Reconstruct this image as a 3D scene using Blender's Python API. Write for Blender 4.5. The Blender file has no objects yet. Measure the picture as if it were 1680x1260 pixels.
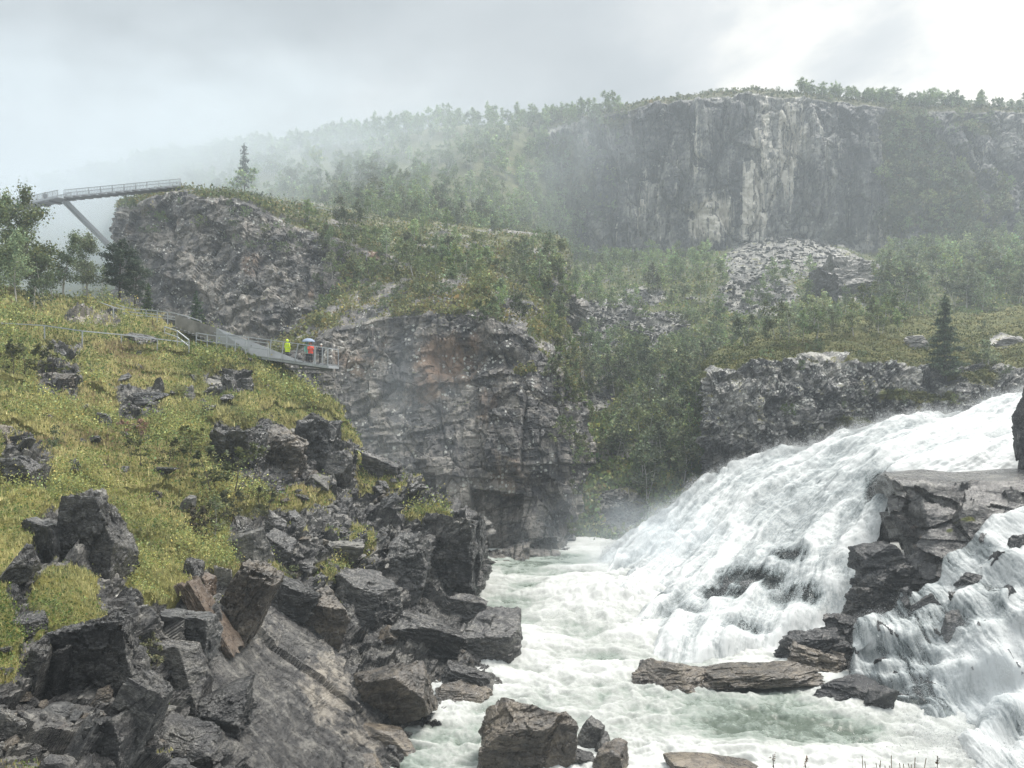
import bpy, math, random
import numpy as np
from mathutils import Vector, Matrix, Euler

random.seed(7)
RNG = np.random.default_rng(7)
SC = bpy.context.scene
COL = SC.collection
F, CU, CV, CAMZ = 1318.0, 840.0, 630.0, 16.0      # focal length and centre of the photograph, eye height over the river


def pt(u, v, d):
    """world point seen at photograph position u, v from d metres in front of the viewpoint"""
    return np.array([(u - CU) / F * d, d, CAMZ + (CV - v) / F * d])


def uvd(Pw):
    d = np.maximum(Pw[..., 1], .1)
    return CU + Pw[..., 0] / d * F, CV - (Pw[..., 2] - CAMZ) / d * F, d


def dw(v, z=0.0):
    return (CAMZ - z) * F / (v - CV)


# ------------------------------------------------------------------ noise
def _h(ix, iy, iz, s):
    with np.errstate(over='ignore'):
        h = ix.astype(np.uint32) * np.uint32(374761393) + iy.astype(np.uint32) * np.uint32(668265263) \
            + iz.astype(np.uint32) * np.uint32(2246822519) + np.uint32((s * 3266489917) & 0xffffffff)
        h = (h ^ (h >> np.uint32(15))) * np.uint32(2246822519)
        h = (h ^ (h >> np.uint32(13))) * np.uint32(3266489917)
        h = h ^ (h >> np.uint32(16))
    return h


def _r(h):
    return (h & np.uint32(0xffffff)).astype(np.float32) / np.float32(0xffffff)


def _re(h, k):
    with np.errstate(over='ignore'):
        g = (h + np.uint32(k * 0x9E3779B9 & 0xffffffff)) * np.uint32(2654435761)
        g = (g ^ (g >> np.uint32(15))) * np.uint32(2246822519)
        g = g ^ (g >> np.uint32(13))
    return _r(g)


def vnoise(p, seed=0):
    p = np.asarray(p, np.float32)
    b = np.floor(p)
    f = p - b
    f = f * f * (3 - 2 * f)
    b = b.astype(np.int64)
    out = 0
    for dx in (0, 1):
        wx = f[..., 0] if dx else 1 - f[..., 0]
        for dy in (0, 1):
            wy = f[..., 1] if dy else 1 - f[..., 1]
            for dz in (0, 1):
                wz = f[..., 2] if dz else 1 - f[..., 2]
                out = out + wx * wy * wz * _r(_h(b[..., 0] + dx, b[..., 1] + dy, b[..., 2] + dz, seed))
    return out * 2 - 1


def fbm(p, octv=4, seed=0, rough=.5, lac=2.03):
    a, t, n = 1.0, 0, 0
    p = np.asarray(p, np.float32)
    for i in range(octv):
        t = t + a * vnoise(p, seed + i * 17)
        n += a
        a *= rough
        p = p * lac + 13.7
    return t / n


def facet(p, seed=0, tilt=.6):
    """random tilted planes over voronoi cells: fractured rock; returns height and distance to the joint"""
    p = np.asarray(p, np.float32)
    b = np.floor(p).astype(np.int64)
    f1 = np.full(p.shape[:-1], 9., np.float32)
    f2 = f1.copy()
    hh = np.zeros_like(f1)
    for dx in (-1, 0, 1):
        for dy in (-1, 0, 1):
            for dz in (-1, 0, 1):
                h = _h(b[..., 0] + dx, b[..., 1] + dy, b[..., 2] + dz, seed)
                qx = p[..., 0] - (b[..., 0] + dx + _re(h, 1))
                qy = p[..., 1] - (b[..., 1] + dy + _re(h, 2))
                qz = p[..., 2] - (b[..., 2] + dz + _re(h, 3))
                d = qx * qx + qy * qy + qz * qz
                val = (_re(h, 4) - .5) * 1.2 + tilt * ((_re(h, 5) - .5) * qx + (_re(h, 6) - .5) * qy + (_re(h, 7) - .5) * qz) * 2
                near = d < f1
                f2 = np.where(near, f1, np.minimum(f2, d))
                hh = np.where(near, val, hh)
                f1 = np.where(near, d, f1)
    return hh, np.sqrt(f2) - np.sqrt(f1)


def bricks(p, seed=0):
    """random step per cell of a warped brick pattern: ledges and joints"""
    p = np.asarray(p, np.float32)
    q = p + .13 * np.stack([vnoise(p * .9, seed + 1), vnoise(p * .9 + 7, seed + 2), vnoise(p * .9 + 3, seed + 3)], -1)
    iz = np.floor(q[..., 2])
    h0 = _r(_h(iz.astype(np.int64), iz.astype(np.int64) * 0, iz.astype(np.int64) * 0, seed))
    ix = np.floor(q[..., 0] + h0 * 3.1)
    iy = np.floor(q[..., 1] + h0 * 1.7)
    return _r(_h(ix.astype(np.int64), iy.astype(np.int64), iz.astype(np.int64), seed + 5)) - .5


def crag_relief(p, s, seed, joint=(0, 6, 0)):
    """relief of a jointed rock face, s = size of the main blocks in metres"""
    q = rot(p, *joint) / s
    h1, c1 = facet(q * np.array([.75, .75, .5]) + .2 * fbm(q * .6, 3, seed)[..., None], seed + 1, .55)
    h2, c2 = facet(q * np.array([2.1, 2.1, 1.9]), seed + 2, .8)
    h = .36 * h1 + .30 * bricks(q * np.array([1.1, 1.1, .33]), seed + 3) + .26 * bricks(q * np.array([.42, .42, 1.0]), seed + 4) \
        + .12 * h2 + .12 * bricks(q * np.array([3.2, 3.2, 4.2]), seed + 5) + .05 * bricks(q * np.array([8., 8., 11.]), seed + 7) + .03 * fbm(q * 5, 3, seed + 6)
    return s * (h - .10 * np.exp(-c1 * 45) - .05 * np.exp(-c2 * 30))


def rot(p, ax, ay, az):
    m = np.array(Euler((math.radians(ax), math.radians(ay), math.radians(az))).to_matrix(), np.float32)
    return p @ m.T


def sstep(a, b, x):
    t = np.clip((x - a) / (b - a), 0, 1)
    return t * t * (3 - 2 * t)


def inpoly(u, v, poly):
    u = np.asarray(u); v = np.asarray(v)
    ins = np.zeros(u.shape, bool)
    n = len(poly)
    for i in range(n):
        x1, y1 = poly[i]; x2, y2 = poly[(i + 1) % n]
        if y1 == y2:
            continue
        c = (y1 > v) != (y2 > v)
        ins ^= c & (u < (x2 - x1) * (v - y1) / (y2 - y1) + x1)
    return ins


# ------------------------------------------------------------------ objects
def tag(o, label=None, cat=None, group=None, kind=None):
    if label: o['label'] = label
    if cat: o['category'] = cat
    if group: o['group'] = group
    if kind: o['kind'] = kind
    return o


def make_mesh(name, verts, faces, mat=None, smooth=False, attrs=None):
    """faces: (n,3) or (n,4) int array; attrs: name -> (nverts,4) or (nverts,) float array"""
    verts = np.asarray(verts, np.float32).reshape(-1, 3)
    faces = np.asarray(faces, np.int32)
    k = faces.shape[1]
    me = bpy.data.meshes.new(name)
    me.vertices.add(len(verts))
    me.vertices.foreach_set('co', verts.ravel())
    me.loops.add(faces.size)
    me.loops.foreach_set('vertex_index', faces.ravel())
    me.polygons.add(len(faces))
    me.polygons.foreach_set('loop_start', np.arange(0, faces.size, k, dtype=np.int32))
    me.polygons.foreach_set('loop_total', np.full(len(faces), k, np.int32))
    me.polygons.foreach_set('use_smooth', np.full(len(faces), smooth, bool))
    me.update(calc_edges=True)
    for n, a in (attrs or {}).items():
        a = np.asarray(a, np.float32)
        if a.ndim == 2:
            at = me.color_attributes.new(n, 'FLOAT_COLOR', 'POINT')
            at.data.foreach_set('color', a.ravel())
        else:
            at = me.attributes.new(n, 'FLOAT', 'POINT')
            at.data.foreach_set('value', a.ravel())
    if mat:
        me.materials.append(mat)
    return me


def link(name, me, parent=None, loc=None):
    o = bpy.data.objects.new(name, me)
    COL.objects.link(o)
    if parent: o.parent = parent
    if loc is not None: o.location = [float(c) for c in loc]
    return o


def grid_faces(ny, nx):
    i = np.arange(ny * nx).reshape(ny, nx)
    return np.stack([i[:-1, :-1], i[:-1, 1:], i[1:, 1:], i[1:, :-1]], -1).reshape(-1, 4)


def blur(a, n, it=2):
    k = 2 * n + 1
    for _ in range(it):
        for ax in (0, 1):
            if a.shape[ax] <= k: continue
            pad = [(0, 0)] * a.ndim
            pad[ax] = (n, n)
            b = np.pad(a, pad, mode='reflect', reflect_type='odd')
            c = np.cumsum(b, ax)
            z = np.zeros_like(np.take(c, [0], ax))
            c = np.concatenate([z, c], ax)
            hi = np.take(c, np.arange(k, k + a.shape[ax]), ax)
            lo = np.take(c, np.arange(0, a.shape[ax]), ax)
            a = (hi - lo) / k
    return a


class Sheet:
    """a stretch of terrain given by rows of surveyed points, bottom row first"""
    def __init__(s, rows, step=2.2, sm=5):
        K = len(rows[0])
        R = np.array(rows, np.float64)                      # (nr, K, 3)
        R[..., 2] = 1 / R[..., 2]
        def dens(A):
            L = np.hypot(*(np.diff(A[..., :2], axis=0).transpose(2, 0, 1))).max(1)
            t = [np.linspace(i, i + 1, max(2, int(l / step)), endpoint=False) for i, l in enumerate(L)]
            return np.concatenate(t + [[len(L)]])
        tr = dens(R); tc = dens(R.transpose(1, 0, 2))
        i = np.minimum(tr.astype(int), len(R) - 2); f = (tr - i)[:, None, None]
        G = R[i] * (1 - f) + R[i + 1] * f
        j = np.minimum(tc.astype(int), K - 2); f = (tc - j)[None, :, None]
        G = G[:, j] * (1 - f) + G[:, j + 1] * f
        if sm: G = blur(G, sm)
        G[..., 2] = 1 / G[..., 2]
        s.bu, s.bv = G[..., 0].copy(), G[..., 1].copy()
        d = G[..., 2]
        s.P = np.stack([(G[..., 0] - CU) / F * d, d, CAMZ + (CV - G[..., 1]) / F * d], -1)
        s.ny, s.nx = d.shape
        s.tr, s.tc = tr, tc
        s.norm()

    def norm(s):
        gu = np.gradient(s.P, axis=1); gv = np.gradient(s.P, axis=0)
        n = np.cross(gu, gv)
        n /= np.linalg.norm(n, axis=-1, keepdims=True) + 1e-9
        to = np.array([0, 0, CAMZ]) - s.P
        if (n * to).sum(-1).mean() < 0: n = -n
        s.N = n

    def push(s, h, up=0):
        s.P = s.P + s.N * h[..., None]
        if up: s.P[..., 2] += up

    def project(s):
        s.u, s.v, s.d = uvd(s.P)

    def at(s, u, v):
        k = np.argmin((s.u - u) ** 2 + (s.v - v) ** 2)
        return s.P.reshape(-1, 3)[k], s.N.reshape(-1, 3)[k]

    def build(s, name, mat, attrs=None, keep=None, smooth=False):
        f = grid_faces(s.ny, s.nx)
        if keep is not None:
            kk = keep.ravel()
            f = f[kk[f].all(1)]
        at = {k: a.reshape(-1, 4) if a.ndim == 3 else a.ravel() for k, a in (attrs or {}).items()}
        return link(name, make_mesh(name, s.P.reshape(-1, 3), f, mat, smooth, at))


# ------------------------------------------------------------------ node helpers
class NT:
    def __init__(s, tree):
        s.t = tree
        s.t.nodes.clear()

    def n(s, typ, ins=None, **kw):
        nd = s.t.nodes.new(typ)
        for k, v in kw.items(): setattr(nd, k, v)
        for k, v in (ins or {}).items():
            sock = nd.inputs[k]
            if isinstance(v, bpy.types.NodeSocket): s.t.links.new(v, sock)
            else: sock.default_value = v
        return nd

    def math(s, op, a, b=None, c=None, clamp=False):
        ins = {0: a}
        if b is not None: ins[1] = b
        if c is not None: ins[2] = c
        return s.n('ShaderNodeMath', ins, operation=op, use_clamp=clamp).outputs[0]

    def mix(s, f, a, b):
        nd = s.n('ShaderNodeMix', data_type='RGBA')
        for sock, v in ((nd.inputs[0], f), (nd.inputs[6], a), (nd.inputs[7], b)):
            if isinstance(v, bpy.types.NodeSocket): s.t.links.new(v, sock)
            else: sock.default_value = v if not isinstance(v, tuple) or len(v) == 4 else (*v, 1)
        return nd.outputs[2]

    def ramp(s, f, stops):
        nd = s.n('ShaderNodeValToRGB', {0: f})
        cr = nd.color_ramp
        while len(cr.elements) < len(stops): cr.elements.new(.5)
        for e, (p, c) in zip(cr.elements, stops):
            e.position = p
            e.color = (*c, 1) if isinstance(c, tuple) else (c, c, c, 1)
        return nd.outputs[0]

    def noise(s, vec, scale, detail=4, rough=.55, dist=0.0, col=False):
        nd = s.n('ShaderNodeTexNoise', {'Vector': vec, 'Scale': scale, 'Detail': detail, 'Roughness': rough, 'Distortion': dist})
        return nd.outputs[1 if col else 0]

    def mapr(s, x, a, b, c=0.0, d=1.0):
        return s.n('ShaderNodeMapRange', {0: x, 1: a, 2: b, 3: c, 4: d}, interpolation_type='SMOOTHSTEP').outputs[0]

    def vscale(s, v, sc):
        return s.n('ShaderNodeVectorMath', {0: v, 1: sc}, operation='MULTIPLY').outputs[0]


def new_mat(name):
    m = bpy.data.materials.new(name)
    m.use_nodes = True
    return m, NT(m.node_tree)


def simple_mat(name, c, rough=.6, metal=0.0, vary=.15, scale=8):
    m, t = new_mat(name)
    co = t.n('ShaderNodeTexCoord').outputs['Object']
    n = t.noise(co, scale, 4)
    c2 = tuple(min(1, x * (1 + vary)) for x in c); c1 = tuple(x * (1 - vary) for x in c)
    b = t.n('ShaderNodeBsdfPrincipled', {'Base Color': t.ramp(n, [(.3, c1), (.7, c2)]), 'Roughness': rough, 'Metallic': metal})
    t.n('ShaderNodeOutputMaterial', {0: b.outputs[0]})
    return m


def rock_mat(name, cols, s=1.0, lichen=.4, ls=6.0, moss=.0, mosscols=None, rough=(.4, .75), streak=0.0, world=True, stretch=(1, 1, 1),
             bump=.5, bdist=.06, ochre=(.30, .17, .09), pale=(.42, .40, .36), lcol=(.55, .55, .51), tintobj=0.0):
    """attribute 'mask': r = ground cover, g = ochre stain, b = pale / streaked rock, a = wet"""
    m, t = new_mat(name)
    if world:
        co = t.n('ShaderNodeNewGeometry').outputs['Position']
    else:
        tc = t.n('ShaderNodeTexCoord').outputs['Object']
        rnd = t.n('ShaderNodeObjectInfo').outputs['Random']
        co = t.n('ShaderNodeVectorMath', {0: tc, 1: t.math('MULTIPLY', rnd, 57.0)}, operation='ADD').outputs[0]
    geo = t.n('ShaderNodeNewGeometry')
    nz = t.n('ShaderNodeSeparateXYZ', {0: geo.outputs['Normal']}).outputs[2]
    att = t.n('ShaderNodeAttribute', attribute_name='mask')
    sp = t.n('ShaderNodeSeparateColor', {0: att.outputs[0]})
    mr, mg, mb, ma = sp.outputs[0], sp.outputs[1], sp.outputs[2], att.outputs['Alpha']
    cs = t.vscale(co, stretch)
    n1 = t.noise(cs, s, 9, .68, .4)
    n2 = t.noise(co, s * .23, 4, .55)
    n3 = t.noise(co, s * 3.1, 8, .7)
    n5 = t.noise(cs, s * 9.5, 4, .7)
    cell = t.n('ShaderNodeAttribute', attribute_name='cell').outputs['Fac']
    k = t.math('ADD', t.math('MULTIPLY', n1, .55), t.math('ADD', t.math('MULTIPLY', n2, .3), t.math('MULTIPLY', n3, .3)))
    k = t.math('ADD', k, t.math('ADD', t.math('MULTIPLY', t.math('SUBTRACT', n5, .5), .34), t.math('MULTIPLY', cell, .125)))
    c = t.ramp(k, [(.45, cols[0]), (.545, cols[1]), (.615, cols[2]), (.70, cols[3])])
    # rusty and pale stains
    st = t.mapr(t.math('ADD', mg, t.math('MULTIPLY', t.math('SUBTRACT', n1, .5), 1.1)), .35, .75)
    c = t.mix(t.math('MULTIPLY', st, .62), c, t.mix(n3, tuple(x * .55 for x in ochre), tuple(x * 1.35 for x in ochre)))
    if streak:
        sv = t.vscale(co, (1, 1, .05))
        s1 = t.noise(sv, s * 1.9, 9, .72, .3)
        pl = t.mapr(t.math('ADD', mb, t.math('MULTIPLY', t.math('SUBTRACT', s1, .5), 3.0)), .38, .72)
        c = t.mix(t.math('MULTIPLY', pl, streak), c, t.mix(n3, tuple(x * .7 for x in pale), tuple(x * 1.2 for x in pale)))
        s2 = t.noise(t.vscale(co, (1.3, 1.3, .05)), s * 2.3, 5, .6)
        c = t.mix(t.mapr(s2, .52, .62, 0, .8 * streak), c, tuple(x * .6 for x in cols[0]))
    else:
        pl = t.mapr(t.math('ADD', mb, t.math('MULTIPLY', t.math('SUBTRACT', n1, .5), 1.2)), .4, .8)
        c = t.mix(t.math('MULTIPLY', pl, .8), c, pale)
    if lichen:
        vn = t.n('ShaderNodeTexVoronoi', {'Vector': t.n('ShaderNodeVectorMath', {0: co, 1: t.n('ShaderNodeVectorMath', {0: t.noise(co, ls * 1.5, 3, .6, col=True), 1: (.5 / ls,) * 3}, operation='MULTIPLY').outputs[0]}, operation='ADD').outputs[0], 'Scale': ls})
        vr = t.n('ShaderNodeSeparateColor', {0: vn.outputs['Color']}).outputs[0]
        l1 = t.math('SUBTRACT', t.math('MULTIPLY', vr, .62), vn.outputs['Distance'])
        l2 = t.noise(co, ls * .16, 4, .65)
        lk = t.math('MULTIPLY', t.mapr(l1, .04, .14), t.mapr(l2, .66 - .2 * lichen, .76 - .2 * lichen))
        lk = t.math('MULTIPLY', lk, t.math('SUBTRACT', 1.0, t.math('MULTIPLY', ma, .85)))
        c = t.mix(t.math('MULTIPLY', lk, .85), c, lcol)
    if tintobj:
        rnd = t.n('ShaderNodeObjectInfo').outputs['Random']
        hs = t.n('ShaderNodeHueSaturation', {'Saturation': t.mapr(rnd, 0, 1, .75, 1.25), 'Value': t.mapr(rnd, 0, 1, 1 - tintobj, 1 + tintobj), 'Color': c})
        c = hs.outputs[0]
    # growth on ledges and where the ground cover reaches
    mc = mosscols or [(.05, .065, .014), (.12, .13, .03), (.20, .19, .05)]
    mn = t.noise(co, s * 1.9, 7, .7)
    mo = t.noise(co, s * .5, 5, .6)
    mcol = t.ramp(t.math('ADD', t.math('MULTIPLY', mn, .5), t.math('MULTIPLY', mo, .5)), [(.35, mc[0]), (.5, mc[1]), (.68, mc[2])])
    f = t.math('ADD', mr, t.math('MULTIPLY', t.math('SUBTRACT', n1, .5), .9))
    f1 = t.mapr(f, .40, .56)
    if moss:
        f2 = t.mapr(t.math('ADD', t.math('MULTIPLY', nz, .8), t.math('MULTIPLY', t.math('SUBTRACT', mo, .5), 2.0)), .95 - moss, 1.12 - moss)
        f1 = t.math('MAXIMUM', f1, t.math('MULTIPLY', f2, t.math('SUBTRACT', 1.0, ma)))
    c = t.mix(f1, c, mcol)
    wetdark = t.mapr(ma, 0, 1, 1.0, .55)
    c = t.n('ShaderNodeVectorMath', {0: c, 1: wetdark}, operation='MULTIPLY').outputs[0]
    r = t.mapr(n3, .3, .7, rough[0], rough[1])
    r = t.math('SUBTRACT', r, t.math('MULTIPLY', ma, .18))
    r = t.mix(f1, r, (.85, .85, .85))
    bn = t.math('ADD', t.noise(cs, s * 4.5, 9, .72), t.math('MULTIPLY', n1, 1.4))
    bp = t.n('ShaderNodeBump', {'Strength': bump, 'Distance': bdist, 'Height': bn})
    b = t.n('ShaderNodeBsdfPrincipled', {'Base Color': c, 'Roughness': r, 'Normal': bp.outputs[0]})
    t.n('ShaderNodeOutputMaterial', {0: b.outputs[0]})
    return m


def leaf_mat(name, trans=.35, rough=.6, vary=.38, spec=.3):
    m, t = new_mat(name)
    c = t.n('ShaderNodeAttribute', attribute_name='tint').outputs[0]
    rnd = t.n('ShaderNodeObjectInfo').outputs['Random']
    h = t.n('ShaderNodeHueSaturation', {'Hue': t.mapr(t.math('FRACT', t.math('MULTIPLY', rnd, 13.7)), 0, 1, .475, .52), 'Saturation': t.mapr(t.math('FRACT', t.math('MULTIPLY', rnd, 7.3)), 0, 1, 1.0, .7),
                                         'Value': t.mapr(rnd, 0, 1, 1 - vary, 1 + vary), 'Color': c})
    b = t.n('ShaderNodeBsdfPrincipled', {'Base Color': h.outputs[0], 'Roughness': rough, 'Specular IOR Level': spec})
    tr = t.n('ShaderNodeBsdfTranslucent', {'Color': h.outputs[0]})
    mx = t.n('ShaderNodeMixShader', {0: trans, 1: b.outputs[0], 2: tr.outputs[0]})
    t.n('ShaderNodeOutputMaterial', {0: mx.outputs[0]})
    return m
# ------------------------------------------------------------------ camera, light, sky
cam = bpy.data.cameras.new('camera')
cam.sensor_width = 36; cam.lens = 36 * F / 1680; cam.clip_start = .5; cam.clip_end = 3000
co_ = bpy.data.objects.new('camera', cam); COL.objects.link(co_)
co_.location = (0, 0, CAMZ); co_.rotation_euler = (math.radians(90), 0, 0)
SC.camera = co_
SC.view_settings.view_transform = 'Standard'; SC.view_settings.look = 'None'
SC.view_settings.exposure = 1.22; SC.view_settings.gamma = 1
SC.cycles.use_denoising = True
SC.cycles.volume_bounces = 1
SC.cycles.max_bounces = 6; SC.cycles.diffuse_bounces = 3; SC.cycles.glossy_bounces = 2; SC.cycles.transparent_max_bounces = 8
SC.cycles.volume_step_rate = 1.5
SC.cycles.volume_max_steps = 96

SUN_EL, SUN_AZ = math.radians(62), math.radians(62)     # azimuth clockwise from the viewing direction
sun = bpy.data.lights.new('sun', 'SUN'); sun.energy = 2.6; sun.angle = math.radians(25); sun.color = (1, .95, .88)
so = bpy.data.objects.new('sun', sun); COL.objects.link(so)
sd = Vector((math.sin(SUN_AZ) * math.cos(SUN_EL), math.cos(SUN_AZ) * math.cos(SUN_EL), math.sin(SUN_EL)))
so.rotation_euler = sd.to_track_quat('Z', 'Y').to_euler()

w = bpy.data.worlds.new('World'); SC.world = w; w.use_nodes = True
t = NT(w.node_tree)
sky = t.n('ShaderNodeTexSky', sky_type='NISHITA', sun_disc=False, sun_elevation=SUN_EL, sun_rotation=SUN_AZ)
sky.air_density = 1.0; sky.dust_density = 2.0
dirv = t.n('ShaderNodeTexCoord').outputs['Generated']
dxyz = t.n('ShaderNodeSeparateXYZ', {0: dirv})
# cloud sheet: direction projected on a layer, torn by noise
lay = t.math('ADD', t.math('ABSOLUTE', dxyz.outputs[2]), .32)
cv = t.n('ShaderNodeCombineXYZ', {0: t.math('DIVIDE', dxyz.outputs[0], lay), 1: t.math('DIVIDE', dxyz.outputs[1], lay), 2: .37}).outputs[0]
n1 = t.noise(cv, 2.2, 8, .58, .35)
n2 = t.noise(cv, .9, 4, .5, .2)
dens = t.math('ADD', t.math('MULTIPLY', n1, .6), t.math('MULTIPLY', n2, .5))
gap = pt(1520, 40, 1.0) - np.array([0, 0, CAMZ]); gap /= np.linalg.norm(gap)
near = t.n('ShaderNodeVectorMath', {0: dirv, 1: tuple(float(x) for x in gap)}, operation='DOT_PRODUCT').outputs['Value']
glow = t.mapr(near, .93, .998)
thin = t.math('ADD', t.math('MULTIPLY', glow, .30), t.math('SUBTRACT', .78, dens))
cloud = t.ramp(thin, [(.14, (1.85, 1.98, 2.03)), (.28, (2.4, 2.53, 2.57)), (.40, (3.25, 3.3, 3.25)), (.52, (5.8, 5.5, 4.85))])
zen = t.mapr(dxyz.outputs[2], .42, 1.0, 1.0, 4.2)          # an overcast dome is brightest overhead
cloud = t.n('ShaderNodeVectorMath', {0: cloud, 1: zen}, operation='MULTIPLY').outputs[0]
skyc = t.mix(.93, sky.outputs[0], cloud)
bg = t.n('ShaderNodeBackground', {'Color': skyc, 'Strength': .10})
t.n('ShaderNodeOutputWorld', {0: bg.outputs[0]})

# ------------------------------------------------------------------ air
def volume_mat(name, density, color=(.78, .86, .925), blob=None, aniso=.25):
    m, t = new_mat(name)
    d = density
    if blob:
        co = t.n('ShaderNodeTexCoord').outputs['Object']
        ln = t.n('ShaderNodeVectorMath', {0: co}, operation='LENGTH').outputs['Value']
        fall = t.mapr(ln, 1.0, .12)
        n = t.noise(t.vscale(co, blob), 1.0, 4, .6)
        d = t.math('MULTIPLY', t.math('MULTIPLY', fall, t.mapr(n, .36, .66)), density)
    v = t.n('ShaderNodeVolumePrincipled', {'Color': (*color, 1), 'Density': d, 'Anisotropy': aniso})
    t.n('ShaderNodeOutputMaterial', {1: v.outputs[0]})
    return m


def box_mesh(name, lo, hi, mat):
    x0, y0, z0 = lo; x1, y1, z1 = hi
    v = [(x0, y0, z0), (x1, y0, z0), (x1, y1, z0), (x0, y1, z0), (x0, y0, z1), (x1, y0, z1), (x1, y1, z1), (x0, y1, z1)]
    f = [(3, 2, 1, 0), (4, 5, 6, 7), (0, 1, 5, 4), (1, 2, 6, 5), (2, 3, 7, 6), (3, 0, 4, 7)]
    return make_mesh(name, v, f, mat)


hz = link('haze', box_mesh('haze', (-420, -25, -9), (420, 430, 152), volume_mat('haze_air', .00078)))
tag(hz, 'thin even haze filling the whole gorge and valley', 'haze', kind='stuff')


def mist(c, rad, density, blob, label, aniso=.25):
    import bmesh
    bm = bmesh.new(); bmesh.ops.create_icosphere(bm, subdivisions=3, radius=1.0)
    me = bpy.data.meshes.new('mist'); bm.to_mesh(me); bm.free()
    me.materials.append(volume_mat('mist_air', density, blob=blob, aniso=aniso))
    o = link('mist', me, loc=c); o.scale = rad
    tag(o, label, 'mist', kind='stuff')
    return o


mist(pt(290, 262, 250), (150, 74, 60), .021, (3.2, 2.4, 2.6), 'bank of cloud drifting over the forested ridge')
mist(pt(190, 285, 152), (58, 42, 25), .032, (2.2, 2.0, 2.0), 'thin cloud wrapping the step bridge and the knoll top')
mist(pt(-60, 330, 215), (75, 60, 72), .014, (2.2, 2.0, 2.0), 'dense fog behind the step bridge on the left')
mist(pt(945, 265, 262), (32, 24, 38), .010, (2.2, 2.0, 1.6), 'pale veil of mist before the left end of the high cliff')
mist(pt(640, 690, 73.5), (11, 4.0, 15), .05, (2.0, 1.5, 1.3), 'wisps of spray rising along the gorge wall')
mist(pt(1050, 900, 70.5), (13, 7, 8), .12, (2.2, 2.0, 2.2), 'spray cloud at the foot of the main fall')
mist(pt(1640, 1130, 36.5), (5.2, 3.2, 4.2), .11, (2.5, 2.0, 2.5), 'spray hanging below the lower right fall')

# ------------------------------------------------------------------ ground materials
GREY = [(0.023, 0.025, 0.029), (0.058, 0.060, 0.065), (0.124, 0.122, 0.121), (0.247, 0.240, 0.227)]
M_FAR = rock_mat('far_cliff_rock', [(.026, .028, .033), (.085, .086, .089), (.175, .171, .163), (.31, .30, .27)], s=.16, lichen=.4, ls=.9, streak=1.0,
                 bump=.9, bdist=1.2, stretch=(1, 1, .55), moss=.02, mosscols=[(.035, .045, .015), (.075, .08, .024), (.15, .12, .05)], pale=(.72, .67, .58))
M_MID = rock_mat('gorge_rock', [(.026, .026, .029), (.070, .067, .066), (.148, .135, .120), (.27, .245, .215)], s=.55, lichen=.8, ls=2.6, streak=.35,
                 bump=.8, bdist=.35, stretch=(1, 1, .7), moss=.10, mosscols=[(.035, .045, .015), (.08, .085, .022), (.16, .15, .05)])
M_BANK = rock_mat('bank_rock', [(.018, .018, .019), (.050, .0485, .048), (.105, .101, .095), (.22, .21, .19)], s=1.3, lichen=.3, ls=5, bump=.8, bdist=.12, moss=.0, rough=(.24, .52), stretch=(1.0, 1, 2.2), pale=(.38, .34, .285),
                  mosscols=[(.055, .058, .012), (.13, .125, .026), (.22, .185, .045)])
M_HILL = rock_mat('hillside_ground', [(0.039, 0.039, 0.039), (0.091, 0.091, 0.085), (0.182, 0.176, 0.156), (0.325, 0.312, 0.273)], s=.5, lichen=.5, ls=1.8, bump=.8, bdist=.4, moss=.1,
                  mosscols=[(.03, .042, .014), (.065, .078, .022), (.15, .13, .05)])
M_LEDGE = rock_mat('ledge_rock', [(0.029, 0.030, 0.033), (0.078, 0.078, 0.078), (0.169, 0.165, 0.156), (0.312, 0.299, 0.273)], s=.8, lichen=1.1, ls=2.8, bump=.8, bdist=.25, moss=.22,
                   mosscols=[(.032, .045, .008), (.085, .092, .018), (.17, .145, .045)])
M_WET = rock_mat('wet_rock', [(0.018, 0.019, 0.023), (0.042, 0.043, 0.048), (0.085, 0.085, 0.086), (0.182, 0.169, 0.156)], s=1.2, lichen=.1, ls=9, bump=.7, bdist=.12, rough=(.25, .5),
                 stretch=(1, 1, 2.5))


def mask(sh, r=0., g=0., b=0., a=0.):
    z = np.zeros((sh.ny, sh.nx, 4), np.float32)
    for i, x in enumerate((r, g, b, a)): z[..., i] = x
    return z


def blob(sh, lst):
    """soft patches in survey coordinates: (u, v, half width, half height, amount)"""
    o = np.zeros((sh.ny, sh.nx), np.float32)
    for u, v, ru, rv, k in lst:
        o = np.maximum(o, k * np.clip(1.3 - np.sqrt(((sh.bu - u) / ru) ** 2 + ((sh.bv - v) / rv) ** 2), 0, 1))
    return o


S = {}
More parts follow.
